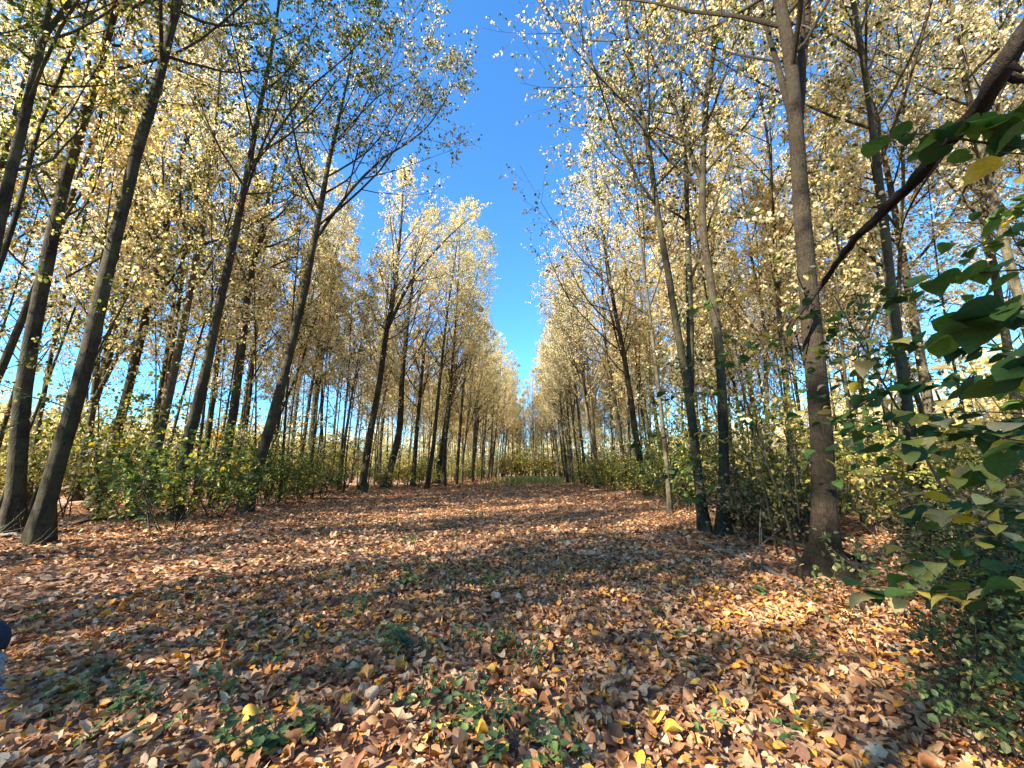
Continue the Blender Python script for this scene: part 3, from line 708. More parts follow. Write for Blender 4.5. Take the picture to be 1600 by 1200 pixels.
# far wood behind everything: one mass
rg = np.random.default_rng(77)
def far_wood():
    tr, lv = Acc(), Acc()
    pts = []
    for _ in range(520):
        a = rg.uniform(-1.15, 1.2); r = rg.uniform(132, 190)
        pts.append((r * math.sin(a), r * math.cos(a)))
    for _ in range(180):
        pts.append((rg.uniform(-75, -58), rg.uniform(-10, 130)))
        pts.append((rg.uniform(52, 75), rg.uniform(-10, 130)))
    pts = np.array(pts); n = len(pts); H = rg.uniform(13, 21, n)
    H[520:][pts[520:, 0] < 0] *= .5
    z = hgt(pts[:, 0], pts[:, 1])
    P = np.stack([np.stack([pts[:, 0] + rg.normal(0, .3, n), pts[:, 1], z + H * s], -1) for s in (0, .3, .6, .95)], 1)
    tr.add(*tubes(P, np.linspace(.17, .03, 4)[None].repeat(n, 0), 4))
    m = 130
    pi = np.repeat(np.arange(n), m); t = rg.beta(1.15, 1.2, n * m)
    rad = 3.2 * np.sin(np.pi * np.clip(t, .05, .97)) ** .6
    az = rg.random(n * m) * 6.28; rr = rad * np.sqrt(rg.random(n * m))
    pos = np.stack([pts[pi, 0] + rr * np.cos(az), pts[pi, 1] + rr * np.sin(az), z[pi] + H[pi] * (.0 + 1.0 * t)], -1)
    V, Q = stamp(LT2, LQ2, pos, rg.normal(0, 1, pos.shape) - np.array([0, 0, .5]), rg.normal(0, 1, pos.shape), rg.uniform(.6, 1.25, n * m))
    lv.add(V, Q)
    return tr, lv
tr, lv = far_wood()
fw = link('distant_wood', lv.mesh('distant_wood', 'leaf_gold', False)); fw['kind'] = 'stuff'; fw['label'] = 'golden far woodland closing the view beyond both woods'; fw['category'] = 'woodland'
link('trunks', tr.mesh('trunks', 'bark'), fw)['kind'] = 'stuff'

# ---------------------------------------------------------------- single leaf forms
def leaf_grid(rg, kind='heart', rows=6, curl=.2, roll=.2, serr=0, fold=.12, cols=5, crumple=.012):
    """leaf of length 1 along y; 5 columns; returns V, Q, UV"""
    v = np.linspace(0, 1, rows)
    if kind == 'heart':
        w = np.interp(v, [0, .05, .15, .3, .5, .7, .85, .93, 1], [.1, .3, .45, .52, .5, .38, .2, .08, .01])
    elif kind == 'nettle': w = np.interp(v, [0, .06, .2, .35, .6, .85, 1], [.05, .22, .32, .31, .2, .07, .01])
    elif kind == 'ovate': w = .36 * np.sin(np.pi * v ** .8) ** .8; w[0] = .03
    else: w = .42 * np.sin(np.pi * v ** .75) ** .55; w[0] = .05
    w[-1] = .01
    if serr: w = w * (1 + serr * np.where(np.arange(rows) % 2, 1, -1))
    u = np.linspace(-1, 1, cols)
    X = w[:, None] * u[None]
    Y = v[:, None] + 0 * X
    if kind == 'heart': Y = Y - .16 * np.abs(u)[None] * (1 - v[:, None]) ** 3 + .03 * (1 - np.abs(u)[None])
    a, b = rg.normal(0, curl), rg.normal(0, roll) + roll * .8
    Z = b * 4 * X * X * (1 if rg.random() < .8 else -1) + a * (Y - .4) ** 2 * 2 + fold * np.abs(X) + rg.normal(0, crumple, X.shape)
    # strong roll: wrap across
    if roll > .35:
        th = X * rg.uniform(1.5, 5.5); r_ = 1 / max(.1, abs(th).max()) * np.abs(X).max()
        X = np.sin(th) * r_; Z = Z * .3 + (1 - np.cos(th)) * r_
    V = np.stack([X, Y, Z], -1).reshape(-1, 3)
    i = np.arange(rows - 1)[:, None] * cols + np.arange(cols - 1)[None]
    Q = np.stack([i, i + 1, i + cols + 1, i + cols], -1).reshape(-1, 4)
    UV = np.stack([np.broadcast_to(u * .5, (rows, cols)), np.broadcast_to(v[:, None], (rows, cols))], -1).reshape(-1, 2)
    return V, Q, UV
def maple(rg):
    a = np.linspace(-2.5, 2.5, 15); r = np.array([.4, .5, .45, .66, .52, .84, .66, 1.0, .66, .84, .52, .66, .45, .5, .4]) * .6
    X = r * np.sin(a); Y = .35 + r * np.cos(a); Z = rg.normal(0, .06, 15) + .35 * r * r * rg.uniform(-.6, 1.2)
    V = np.concatenate([[[0, .35, 0]], np.stack([X, Y, Z], -1), [[0, 0, 0]]])
    ring = list(range(1, 16)) + [16]
    T = np.array([[0, ring[i], ring[(i + 1) % 16]] for i in range(16)])
    return V, T, V[:, :2] * .6
# ---------------------------------------------------------------- leaf litter
rl = np.random.default_rng(5)
TPL = []
for k in range(12):
    TPL.append(leaf_grid(rl, ['ovate', 'oval', 'ovate', 'heart'][k % 4], 5, .4, .16 if k < 6 else .45, 0, .14, 3, .045))
MPL = [maple(rl) for _ in range(4)]
def in_view(x, y, m=.0):
    p = np.stack([x, y, np.zeros_like(x) - CAM_H], -1) @ RM
    z = -p[:, 2]; return (z > .3) & (np.abs(p[:, 0]) < (1.36 + m) * z) & (-p[:, 1] < (1.04 + m) * z)
def sample_litter(rg, y_lo, y_hi, x_lo, x_hi, dens):
    n = int((y_hi - y_lo) * (x_hi - x_lo) * dens)
    x = rg.uniform(x_lo, x_hi, n); y = rg.uniform(y_lo, y_hi, n)
    k = in_view(x, y, .06)
    # drifts and thin spots
    dn = .5 + .5 * np.sin(x * 1.7 + 2 * np.sin(y * .9)) * np.cos(y * 1.3 + np.sin(x * 1.1))
    k &= rg.random(n) < .72 + .28 * dn
    return x[k], y[k]
def litter_frames(rg, x, y, tilt, lift):
    n = len(x)
    az = rg.random(n) * 6.28
    nn = np.stack([rg.normal(0, tilt, n), rg.normal(0, tilt, n), np.ones(n)], -1)
    flip = rg.random(n) < .45; nn[flip] *= -1
    nn = nrm(nn)
    d = np.stack([np.cos(az), np.sin(az), np.zeros(n)], -1); d = nrm(d - nn * (d * nn).sum(-1, keepdims=True))
    z = hgt(x, y) + rg.uniform(.006, lift, n)
    return np.stack([x, y, z], -1), d, nn
litter = Acc()
x, y = sample_litter(rl, 1.2, 8.0, -10, 9, 820)
dist = np.hypot(x, y)
k7 = dist < 7.6; x, y, dist = x[k7], y[k7], dist[k7]
order = np.argsort(dist); x, y = x[order], y[order]
pos, dd, nn = litter_frames(rl, x, y, .45, .05)
size = np.clip(rl.lognormal(math.log(.057), .38, len(x)), .022, .095)
# the largest in the picture are objects of their own, children of the ground
score = size / (np.hypot(x, y)) * (in_view(x, y, -.05))
big = np.argsort(-(score + .012 * (pos[:, 2] - hgt(x, y)) / .06))[:300]
bigset = np.zeros(len(x), bool); bigset[big] = True
single_me = []
for k in range(12):
    V, Q, UV = TPL[k]; V, Q, UV = leaf_grid(rl, ['ovate', 'oval', 'ovate', 'heart'][k % 4], 8, .45, .18 if k < 6 else .42, 0, .12, 5, .03); single_me.append(mk_mesh('fallen_leaf', V, Q, None, 'litter_single', True, UV))
for k in range(4):
    V, T, UV = MPL[k]; single_me.append(mk_mesh('fallen_leaf', V, None, T, 'litter_single', False, UV))
for i in big:
    o = bpy.data.objects.new('fallen_leaf', single_me[int(rl.integers(0, 13))]); COL.objects.link(o); o.parent = ground
    d = dd[i]; n = nn[i]; s = np.cross(d, n)
    mt = Matrix(((s[0], d[0], n[0], 0), (s[1], d[1], n[1], 0), (s[2], d[2], n[2], 0), (0, 0, 0, 1)))
    o.matrix_local = Matrix.Translation(Vector(pos[i] + np.array([0, 0, .012]))) @ mt @ Matrix.Scale(float(size[i]), 4)
rest = np.where(~bigset)[0]
tk = rl.integers(0, 12, len(rest)); tk[rl.random(len(rest)) < .07] = 13
for k in range(15):
    s_ = rest[tk == k]
    if k < 12:
        V, Q, UV = TPL[k]; vv, qq = stamp(V, Q, pos[s_], dd[s_], nn[s_], size[s_]); litter.add(vv, qq, uv=np.tile(UV, (len(s_), 1)))
    else:
        V, T, UV = MPL[k - 12]; vv, tt = stamp(V, T, pos[s_], dd[s_], nn[s_], size[s_] * 1.2); litter.add(vv, T=tt, uv=np.tile(UV, (len(s_), 1)))
lo = link('leaf_litter', litter.mesh('leaf_litter', 'litter_near')); lo['kind'] = 'stuff'
lo['label'] = 'thick carpet of curled brown, pink and orange fallen leaves over the ride'; lo['category'] = 'fallen leaves'
lit2 = Acc()
C1 = np.array([[0, 0, 0], [.34, .30, .16], [.27, .72, .12], [0, 1, -.05], [-.27, .72, .2], [-.34, .30, .1]])
C2 = np.array([[0, 0, .1], [.16, .3, .28], [.14, .72, .25], [0, 1, .05], [-.3, .72, .02], [-.3, .30, .05]])
for (y0, y1, x0, x1, dens, sz, tl) in [(1, 19, -20, 14, 235, .094, .34), (19, 40, -30, 16, 80, .15, .3)]:
    x, y = sample_litter(rl, y0, y1, x0, x1, dens)
    k = np.hypot(x, y) > 7.4; x, y = x[k], y[k]
    pos, dd, nn = litter_frames(rl, x, y, tl, .06)
    fr = np.hypot(x, y) > 13; ss = np.clip(rl.lognormal(math.log(sz * .95), .25, len(x)), .05, .24)
    lit2.add(*stamp(np.array([[0, 0, 0], [.36, .4, .1], [0, 1, 0], [-.36, .55, .14]]), LQ2, pos[fr], dd[fr], nn[fr], ss[fr])); x, y, pos, dd, nn = x[~fr], y[~fr], pos[~fr], dd[~fr], nn[~fr]
    if not len(x): continue
    half = rl.random(len(x)) < .5; ss = np.clip(rl.lognormal(math.log(sz), .25, len(x)), .05, .24)
    lit2.add(*stamp(C1, LQ, pos[half], dd[half], nn[half], ss[half])); lit2.add(*stamp(C2, LQ, pos[~half], dd[~half], nn[~half], ss[~half]))
x, y = sample_litter(rl, 40, 100, -14, 8, 35)
pos, dd, nn = litter_frames(rl, x, y, .3, .06)
lit2.add(*stamp(C1, LQ, pos, dd, nn, rl.uniform(.15, .32, len(x))))
lo = link('leaf_litter', lit2.mesh('leaf_litter', 'litter', False)); lo['kind'] = 'stuff'
lo['label'] = 'fallen leaves covering the ride and wood floor farther off'; lo['category'] = 'fallen leaves'

# ---------------------------------------------------------------- green plants in the litter
def sub_meshes(kind, mat_, n, rg, **kw):
    out = []
    for _ in range(n):
        V, Q, UV = leaf_grid(rg, kind, **kw); out.append(mk_mesh('leaf', V, Q, None, mat_, True, UV))
    return out
NET = sub_meshes('nettle', 'nettle_single', 5, rl, rows=15, curl=.3, roll=.08, serr=.13, fold=.22)
def frame_obj(o, p, d, n, s):
    d = nrm(d); sv = nrm(np.cross(d, n)); n = np.cross(sv, d)
    o.matrix_local = Matrix(((sv[0] * s, d[0] * s, n[0] * s, p[0]), (sv[1] * s, d[1] * s, n[1] * s, p[1]), (sv[2] * s, d[2] * s, n[2] * s, p[2]), (0, 0, 0, 1)))
def ground_plant(rg, px, py, rad, nst, leafs, size, label, group=None, h=.2):
    rad *= 1.35; nst = int(nst * 1.3)
    b = ground_at(px, py)
    t = thing('nettle', label, 'plant', tuple(b), 0, group)
    st = Acc(); joined = Acc()
    for i in range(nst):
        a = rg.random() * 6.28; r = rad * math.sqrt(rg.random())
        p0 = np.array([r * math.cos(a), r * math.sin(a), -.01]); tip = p0 + np.array([rg.normal(0, .05), rg.normal(0, .05), h * rg.uniform(.5, 1.2)])
        P = resample([p0, (p0 + tip) / 2 + rg.normal(0, .01, 3), tip], 5)
        st.add(*tubes(P, np.full(5, .0022), 3))
        for j in range(leafs):
            f = .35 + .65 * (j + 1) / leafs; q = P[int(f * 4)]
            az = j * 1.57 + rg.normal(0, .4) + i; d = np.array([math.cos(az), math.sin(az), rg.normal(-.05, .2)])
            o = bpy.data.objects.new('leaf', NET[int(rg.integers(0, 5))]); COL.objects.link(o); o.parent = t
            frame_obj(o, q, d, np.array([rg.normal(0, .25), rg.normal(0, .25), 1]), size * rg.uniform(.7, 1.15) * (1.15 - .4 * f))
    link('stems', st.mesh('stems', 'stem_green'), t)['kind'] = 'stuff'
    return t
for args in [
    (235, 1130, .26, 9, 5, .085, 'spreading dark nettle patch in the leaves at lower left'),
    (120, 1110, .18, 6, 5, .08, 'smaller dark nettle patch at far lower left'),
    (425, 1150, .20, 9, 6, .11, 'bushiest dark green nettle clump at the bottom, left of centre'),
    (330, 1090, .14, 4, 5, .08, 'few nettle shoots just above left of the bushiest clump'),
    (740, 1165, .24, 9, 5, .095, 'nettle patch at the bottom edge below the picture centre'),
    (850, 1185, .16, 7, 5, .09, 'tall-leaved nettle shoots at the bottom edge, right of the central patch'),
    (690, 1100, .20, 6, 5, .09, 'nettle patch with leaves between, above the bottom central patch'),
    (620, 1018, .16, 5, 6, .11, 'broad-leaved dark plant in the litter left of the sunlit green clump'),
    (755, 1015, .20, 10, 5, .085, 'sunlit yellow-green nettle clump near the picture centre foreground'),
    (815, 1045, .15, 5, 4, .08, 'sparse nettle shoots just right of the sunlit clump'),
    (628, 918, .13, 4, 6, .13, 'broad dark leaves standing in the litter, left one of a pair beyond the clumps'),
    (755, 918, .16, 5, 6, .13, 'broad dark leaves standing in the litter, right one of a pair beyond the clumps'),
    (680, 895, .16, 6, 4, .09, 'low green shoots between and behind the pair of broad dark plants'),
    (885, 915, .15, 5, 4, .09, 'green shoots in the ride right of the pair of broad dark plants'),
    (640, 850, .3, 8, 4, .10, 'scattered green plant in the ride left of the tall tuft'),
    (745, 808, .25, 8, 6, .13, 'tall green tuft standing alone mid-ride'),
    (865, 850, .22, 6, 4, .10, 'low green plant at the edge of the sunlit streaks, right half of the ride'),
    (380, 1000, .25, 7, 4, .08, 'thin green shoots at the left end of the sunlit streak'),
    (540, 960, .28, 8, 4, .08, 'thin green shoots at the right end of the sunlit streak'),
    (1105, 1150, .07, 2, 4, .08, 'tiny nettle shoot in bright leaves at lower right'),
    (1260, 1035, .08, 3, 4, .07, 'tiny green shoot in the sunlit leaves below the thick trunk'),
    (1200, 935, .09, 3, 5, .12, 'single small seedling left of the thick trunk foot')]:
    ground_plant(np.random.default_rng(int(args[0] + args[1])), *args[:6], args[6])
for i in range(130):
    x = rl.uniform(-6.5, 2.5); y = rl.uniform(2.4, 13)
    p = np.array([[x, y, 0]])
    if not in_view(p[:, 0], p[:, 1], -.05)[0]: continue
    d_ = RM.T @ np.array([x, y, -CAM_H]); px = CX + F * d_[0] / -d_[2]; py = CY - F * d_[1] / -d_[2]
    ground_plant(rl, px, py, .12, 3, 4, .085, 'small green nettle shoot poking through the fallen leaves of the ride', 'nettle shoots scattered over the ride', .1)
# grass tuft at the far end
ga = Acc(); n = 2600
x = rl.normal(-1.5, 2.6, n); y = rl.normal(60, 8, n)
P = np.stack([np.stack([x, y, hgt(x, y)], -1)] , 1)
d = np.stack([rl.normal(0, .35, n), rl.normal(0, .35, n), np.ones(n)], -1)
ga.add(*stamp(np.array([[0, 0, 0], [.05, .4, .02], [0, 1, .15], [-.05, .4, .02]]), LQ2, P[:, 0], d, rl.normal(0, 1, (n, 3)), rl.uniform(.4, .95, n)))
o = link('grass', ga.mesh('grass', 'grass', False)); o['kind'] = 'stuff'; o['label'] = 'tufts of green grass where the ride nears its far end'; o['category'] = 'grass'
# dry stalks and brash along both verges
br = Acc(); n = 2600
side = rl.random(n) < .55
x = np.where(side, rl.normal(-12.5, 1.4, n), rl.normal(6.3, 1.2, n)); y = np.where(side, 7 + 33 * rl.random(n) ** 1.3, 5 + 30 * rl.random(n))
z = hgt(x, y); d = nrm(np.stack([rl.normal(0, .9, n), rl.normal(0, .9, n), np.abs(rl.normal(0.1, .45, n))], -1)); ln = rl.uniform(.2, 1.0, n)
P = np.stack([np.stack([x, y, z], -1) + d * (ln * s)[:, None] + rl.normal(0, .03, (n, 3)) * s + np.array([0, 0, .02]) for s in (0, .5, 1)], 1)
br.add(*tubes(P, (ln * .007)[:, None] * np.array([[1, .8, .4]]), 3))
hb = [q for q in hero_xy if q[1] < 26]
n = len(hb) * 26; c = np.repeat(np.array(hb), 26, 0) + rl.normal(0, .26, (n, 2)); ln = rl.uniform(.12, .5, n)
d = nrm(np.stack([rl.normal(0, .5, n), rl.normal(0, .5, n), np.abs(rl.normal(.5, .5, n))], -1))
P = np.stack([np.stack([c[:, 0], c[:, 1], hgt(c[:, 0], c[:, 1])], -1) + d * (ln * s_)[:, None] + rl.normal(0, .03, (n, 3)) * s_ for s_ in (0, .5, 1)], 1)
br.add(*tubes(P, (ln * .006)[:, None] * np.array([[1, .8, .4]]), 3))
n = 420; x = rl.uniform(-10, 4.5, n); y = rl.uniform(1.4, 22, n); d = nrm(np.stack([rl.normal(0, 1, n), rl.normal(0, 1, n), rl.normal(0, .06, n)], -1)); ln = rl.uniform(.08, .4, n)
P = np.stack([np.stack([x, y, hgt(x, y) + .055], -1) + d * (ln * s)[:, None] + rl.normal(0, .012, (n, 3)) * s for s in (0, .33, .66, 1)], 1)
br.add(*tubes(P, np.clip(ln * .012, .0015, .004)[:, None] * np.array([[1, .9, .7, .5]]), 4))
o = link('brash', br.mesh('brash', 'grey_wood')); o['kind'] = 'stuff'; o['label'] = 'dry twigs and dead stalks littering both verges'; o['category'] = 'twigs'

# ---------------------------------------------------------------- fallen branches
def stick(pts, r0, r1, label, matn='grey_wood', side_n=3, name='fallen_branch', cat='branch', K=14, seed=1, ridge=.08, sides=9):
    rg = np.random.default_rng(seed)
    pts = [np.asarray(p, float) for p in pts]; b = pts[0].copy()
    P = resample([p - b for p in pts], K); P[1:-1] += rg.normal(0, r0 * .35, (K - 2, 3))
    R = np.linspace(r0, r1, K)
    t = thing(name, label, cat, tuple(b))
    rid = 1 + rg.normal(0, ridge, (1, K + 2, sides))
    a = Acc(); a.add(*tubes(P, R, sides, rid, cap=True)); link('limb', a.mesh('limb', matn), t)
    if side_n:
        P1, R1 = grow(rg, P[None], R[None], side_n, .2, .95, .5, 1.1, lambda t_, pi: .25 * np.linalg.norm(P[-1] - P[0]) * np.ones_like(t_), 6, .5, .1, .12)
        for j in range(len(P1)):
            c = Acc(); c.add(*tubes(P1[j:j + 1], np.maximum(R1[j:j + 1], .004), 5)); link('side_branch', c.mesh('side_branch', matn), t)
    return t
def gp(px, py, up=.03): 
    p = ground_at(px, py); p[2] += up; return p
stick([gp(1085, 848, .05), gp(1150, 872, .07), gp(1215, 905, .05), gp(1262, 925, .03)], .045, .03, 'long pale fallen branch lying from the close pair towards the thick trunk', seed=3)
stick([gp(1140, 838, .1), gp(1200, 852, .16), gp(1262, 872, .2), gp(1350, 885, .1)], .05, .035, 'dark fallen branch passing behind the foot of the thick near trunk', 'twig', seed=4)
stick([gp(1170, 905, .02), gp(1185, 880, .25), gp(1240, 850, .5)], .014, .006, 'thin bent dead stick leaning beside the thick trunk', seed=5)
stick([gp(88, 826, .06), gp(150, 818, .12), gp(215, 812, .1), gp(290, 800, .05)], .05, .025, 'dark fallen branch in the brush between the curved-foot trunk and patched-bark tree', 'twig', seed=6, side_n=5)
stick([gp(420, 792, .04), gp(460, 778, .1), gp(520, 768, .05)], .045, .02, 'fallen branch in the dead stalks below the slim forking tree, left verge', 'twig', seed=7, side_n=5)
stick([gp(478, 776, .02), gp(512, 782, .08), gp(545, 779, .03)], .035, .02, 'shorter fallen branch at the edge of the ride, left verge', 'twig', seed=8, side_n=4)
stick([gp(0, 842, .1), gp(20, 846, .16), gp(52, 852, .06)], .03, .02, 'broken branch between the feet of the two thick leftmost trunks', seed=9, side_n=2)
stick([gp(1255, 912, .0)+np.array([0, 0, .02]), gp(1255, 912) + np.array([-.02, .0, .34])], .035, .03, 'short broken stub standing against the thick near trunk', 'bark_near', side_n=0, seed=10, name='broken_stub', cat='stub', K=5)

# broken dark limb hanging across the upper right, thick end towards us, resting against the thick trunk
Dr = depth_of(ground_at(1288, 905))
limb_px = [(1680, -60, 2.0), (1604, 52, 2.2), (1575, 90, 2.3), (1545, 150, 2.55), (1490, 212, 2.9), (1440, 268, 3.3), (1389, 322, 3.8), (1335, 375, 4.3), (1284, 444, Dr - .35), (1246, 494, Dr - .3), (1231, 514, Dr - .2)]
pts = [at_depth(*p) for p in limb_px]; b = pts[0].copy()
t = thing('hanging_branch', 'broken dark rough limb slanting down from the top right corner onto the thick trunk', 'branch', tuple(b))
rg = np.random.default_rng(21)
P = resample([p - b for p in pts], 60); P[1:-1] += rg.normal(0, .012, (58, 3)); P[1:-1] = .5 * P[1:-1] + .25 * (P[:-2] + P[2:])
Ds = np.interp(np.linspace(0, 1, 60), np.linspace(0, 1, 11), [p[2] for p in limb_px])
Wd = np.interp(np.linspace(0, 1, 60), [0, .22, .38, .5, .65, .85, 1], [40, 36, 24, 17, 14, 9, 6])
R = Wd / 2 / F * Ds * .88 * (1 + rg.normal(0, .07, 60))
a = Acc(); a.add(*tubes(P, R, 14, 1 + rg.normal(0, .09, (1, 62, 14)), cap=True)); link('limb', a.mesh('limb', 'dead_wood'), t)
for (sx_, sy_, ex, ey, D, w0) in [(1572, 118, 1612, 126, 2.45, 16), (1578, 100, 1598, 112, 2.2, 12), (1470, 232, 1455, 226, 3.05, 9), (1340, 365, 1325, 372, 4.2, 6)]:
    q = [at_depth(sx_, sy_, D), (at_depth(sx_, sy_, D) + at_depth(ex, ey, D)) / 2 + rg.normal(0, .01, 3), at_depth(ex, ey, D)]
    c = Acc(); c.add(*tubes(resample([p - b for p in q], 6), w0 / 2 / F * D * np.linspace(1.1, .6, 6), 8, 1 + rg.normal(0, .1, (1, 8, 8)), cap=True)); link('stub', c.mesh('stub', 'dead_wood'), t)
for q in [[(1495, 215, 2.9), (1440, 290, 3.1), (1412, 340, 3.3), (1404, 385, 3.5)], [(1545, 130, 2.5), (1560, 90, 2.6), (1590, 60, 2.7)], [(1560, 75, 2.4), (1530, 105, 2.5), (1522, 115, 2.5)],
          [(1246, 494, Dr - .3), (1215, 540, Dr - .3), (1195, 600, Dr - .2), (1180, 660, Dr)], [(1255, 482, Dr - .3), (1225, 500, Dr - .3), (1190, 560, Dr - .1), (1150, 620, Dr + .1)]]:
    c = Acc(); c.add(*tubes(resample([at_depth(*p) - b for p in q], 12), np.linspace(.014, .005, 12), 5)); link('side_branch', c.mesh('side_branch', 'dead_wood'), t)

# ---------------------------------------------------------------- broad-leaved saplings on the right
BG = sub_meshes('heart', 'green_single', 7, rl, rows=11, curl=.3, roll=.10, serr=.0, fold=.1)
BY = sub_meshes('heart', 'yellow_single', 5, rl, rows=11, curl=.35, roll=.14, serr=.0, fold=.08)
def sapling(label, stem_pts, r0, sprays, seed, leaf_budget=300, group=None):
    """stem_pts world points; sprays: (list of (px,py,D)), leaf size, number, yellow share"""
    rg = np.random.default_rng(seed)
    b = np.asarray(stem_pts[0], float)
    t = thing('broadleaf_sapling', label, 'sapling', tuple(b), 0, group)
    P = resample([np.asarray(p, float) - b for p in stem_pts], 14)
    a = Acc(); a.add(*tubes(P, np.linspace(r0, r0 * .35, 14), 8, cap=True)); link('stem', a.mesh('stem', 'twig'), t)
    cnt = 0; D0 = sprays[0][0][0][2]
    for path, size, n, ys in sprays:
        q = [at_depth(*p) - b for p in path]
        # root every spray on the stem, a little below its own start
        j = int(np.argmin(np.linalg.norm(P - (q[0] - np.array([0, 0, .3 * np.linalg.norm(q[0] - q[-1])])), axis=1)))
        Q = resample([P[j]] + q, 14); nfirst = max(1, int(14 * np.linalg.norm(q[0] - P[j]) / (np.linalg.norm(q[0] - P[j]) + np.linalg.norm(q[-1] - q[0]) + 1e-6)))
        c = Acc(); c.add(*tubes(Q, np.linspace(.009, .002, 14), 5)); link('twig', c.mesh('twig', 'twig'), t)
        side = 1
        n = int(n * (1.4 if D0 < 1.9 else 2.2))
        for i in range(n):
            f = (nfirst + (13 - nfirst) * (i + .6 * rg.random()) / n) / 13; k = min(12, int(f * 13)); w = f * 13 - k
            p = Q[k] * (1 - w) + Q[k + 1] * w; tg = nrm(Q[k + 1] - Q[k]); side = -side
            hor = nrm(np.cross(tg, [0, 0, 1.])) * side
            d = nrm(tg * .5 + hor * rg.uniform(.4, 1.1) + np.array([0, 0, rg.uniform(-.75, -.05)]) + rg.normal(0, .15, 3))
            nn_ = np.array([rg.normal(0, .35), rg.normal(0, .35), 1]) ; s_ = size * rg.uniform(.6, 1.15)
            p = p + d * s_ * .2 + rg.normal(0, .035 * min(2.5, D0 / 2), 3)
            yl = rg.random() < ys
            if cnt < leaf_budget:
                o = bpy.data.objects.new('leaf', (BY if yl else BG)[int(rg.integers(0, 5))]); COL.objects.link(o); o.parent = t; cnt += 1
                frame_obj(o, p, d, nn_, s_)
    return t
def G(x, y): return np.array([x, y, float(hgt(x, y))])
def st_line(x, y, lean, h, k=5): return [G(x, y) + np.array([lean[0] * s, lean[1] * s, h * s]) for s in np.linspace(0, 1, k)]
# nearest one stands just outside the right edge and reaches in
sapling('nearest broad-leaved sapling reaching in from the right edge with the biggest green leaves', st_line(2.5, 1.2, (-.25, .2), 3.4), .022, [
    ([(1640, 175, 1.25), (1560, 190, 1.3), (1480, 205, 1.45)], .12, 8, 0),
    ([(1640, 235, 1.3), (1540, 225, 1.35), (1440, 205, 1.45), (1365, 215, 1.6)], .10, 9, 0),
    ([(1660, 250, 1.3), (1600, 240, 1.3), (1560, 238, 1.3)], .10, 3, .5),
    ([(1680, 480, 1.3), (1600, 480, 1.35), (1530, 490, 1.45), (1480, 520, 1.6)], .125, 10, .05),
    ([(1680, 540, 1.3), (1600, 560, 1.4), (1540, 590, 1.6)], .12, 9, .08),
    ([(1680, 330, 1.6), (1610, 330, 1.7), (1560, 350, 1.8)], .13, 4, 0),
    ([(1680, 420, 1.6), (1590, 420, 1.8), (1500, 430, 2.0), (1440, 430, 2.2)], .13, 9, 0),
    ([(1680, 900, 1.5), (1600, 905, 1.6), (1520, 925, 1.8), (1440, 925, 2.0), (1340, 915, 2.2)], .11, 15, .3),
    ([(1680, 700, 1.6), (1600, 690, 1.8), (1540, 680, 2.0)], .13, 7, .4)], 31)
sapling('broad-leaved sapling in front of the dark mossy trunk with green and yellow leaves', st_line(5.2, 3.0, (-.6, .3), 4.2), .025, [
    ([(1640, 500, 3.0), (1540, 480, 3.1), (1440, 470, 3.2), (1380, 450, 3.3)], .13, 12, .05),
    ([(1640, 560, 3.0), (1530, 540, 3.1), (1420, 530, 3.2), (1330, 545, 3.3)], .14, 15, .1),
    ([(1640, 620, 2.8), (1540, 590, 2.9), (1430, 590, 3.0), (1350, 620, 3.0)], .14, 15, .15),
    ([(1640, 650, 2.9), (1540, 640, 3.0), (1420, 650, 3.1), (1320, 660, 3.2)], .14, 16, .15),
    ([(1640, 690, 2.7), (1550, 680, 2.8), (1460, 670, 2.9), (1390, 700, 2.9)], .15, 14, .35),
    ([(1640, 740, 2.7), (1560, 720, 2.8), (1480, 740, 2.9)], .12, 10, .45),
    ([(1640, 800, 2.6), (1560, 780, 2.7), (1480, 790, 2.8), (1410, 800, 2.8)], .115, 13, .5),
    ([(1640, 860, 2.6), (1560, 850, 2.7), (1470, 870, 2.8), (1400, 880, 2.8)], .115, 12, .5),
    ([(1640, 380, 3.2), (1560, 370, 3.4), (1500, 400, 3.6)], .13, 8, 0),
    ([(1650, 310, 3.2), (1590, 320, 3.4), (1540, 350, 3.6)], .12, 7, .1)], 32)
sapling('green sapling with scattered yellow leaves growing around the thick near trunk', st_line(5.4, 5.4, (-1.4, -.2), 3.9), .022, [
    ([(1330, 560, 5.2), (1280, 545, 5.0), (1230, 545, 4.9), (1185, 520, 4.9)], .12, 15, .2),
    ([(1340, 600, 5.2), (1270, 585, 4.9), (1210, 570, 4.8), (1150, 560, 4.8)], .12, 16, .2),
    ([(1350, 520, 5.2), (1300, 505, 5.0), (1250, 490, 4.9)], .12, 12, .1),
    ([(1340, 660, 5.1), (1290, 650, 4.9), (1240, 640, 4.8)], .12, 11, .2),
    ([(1370, 640, 4.9), (1330, 690, 4.7), (1280, 700, 4.6)], .12, 9, .2),
    ([(1400, 540, 4.9), (1370, 570, 4.6), (1340, 600, 4.5)], .12, 9, .1),
    ([(1370, 730, 4.8), (1340, 720, 4.6), (1300, 740, 4.5)], .11, 7, .3),
    ([(1380, 470, 5.0), (1340, 480, 4.8), (1310, 500, 4.6)], .12, 9, .05)], 33)
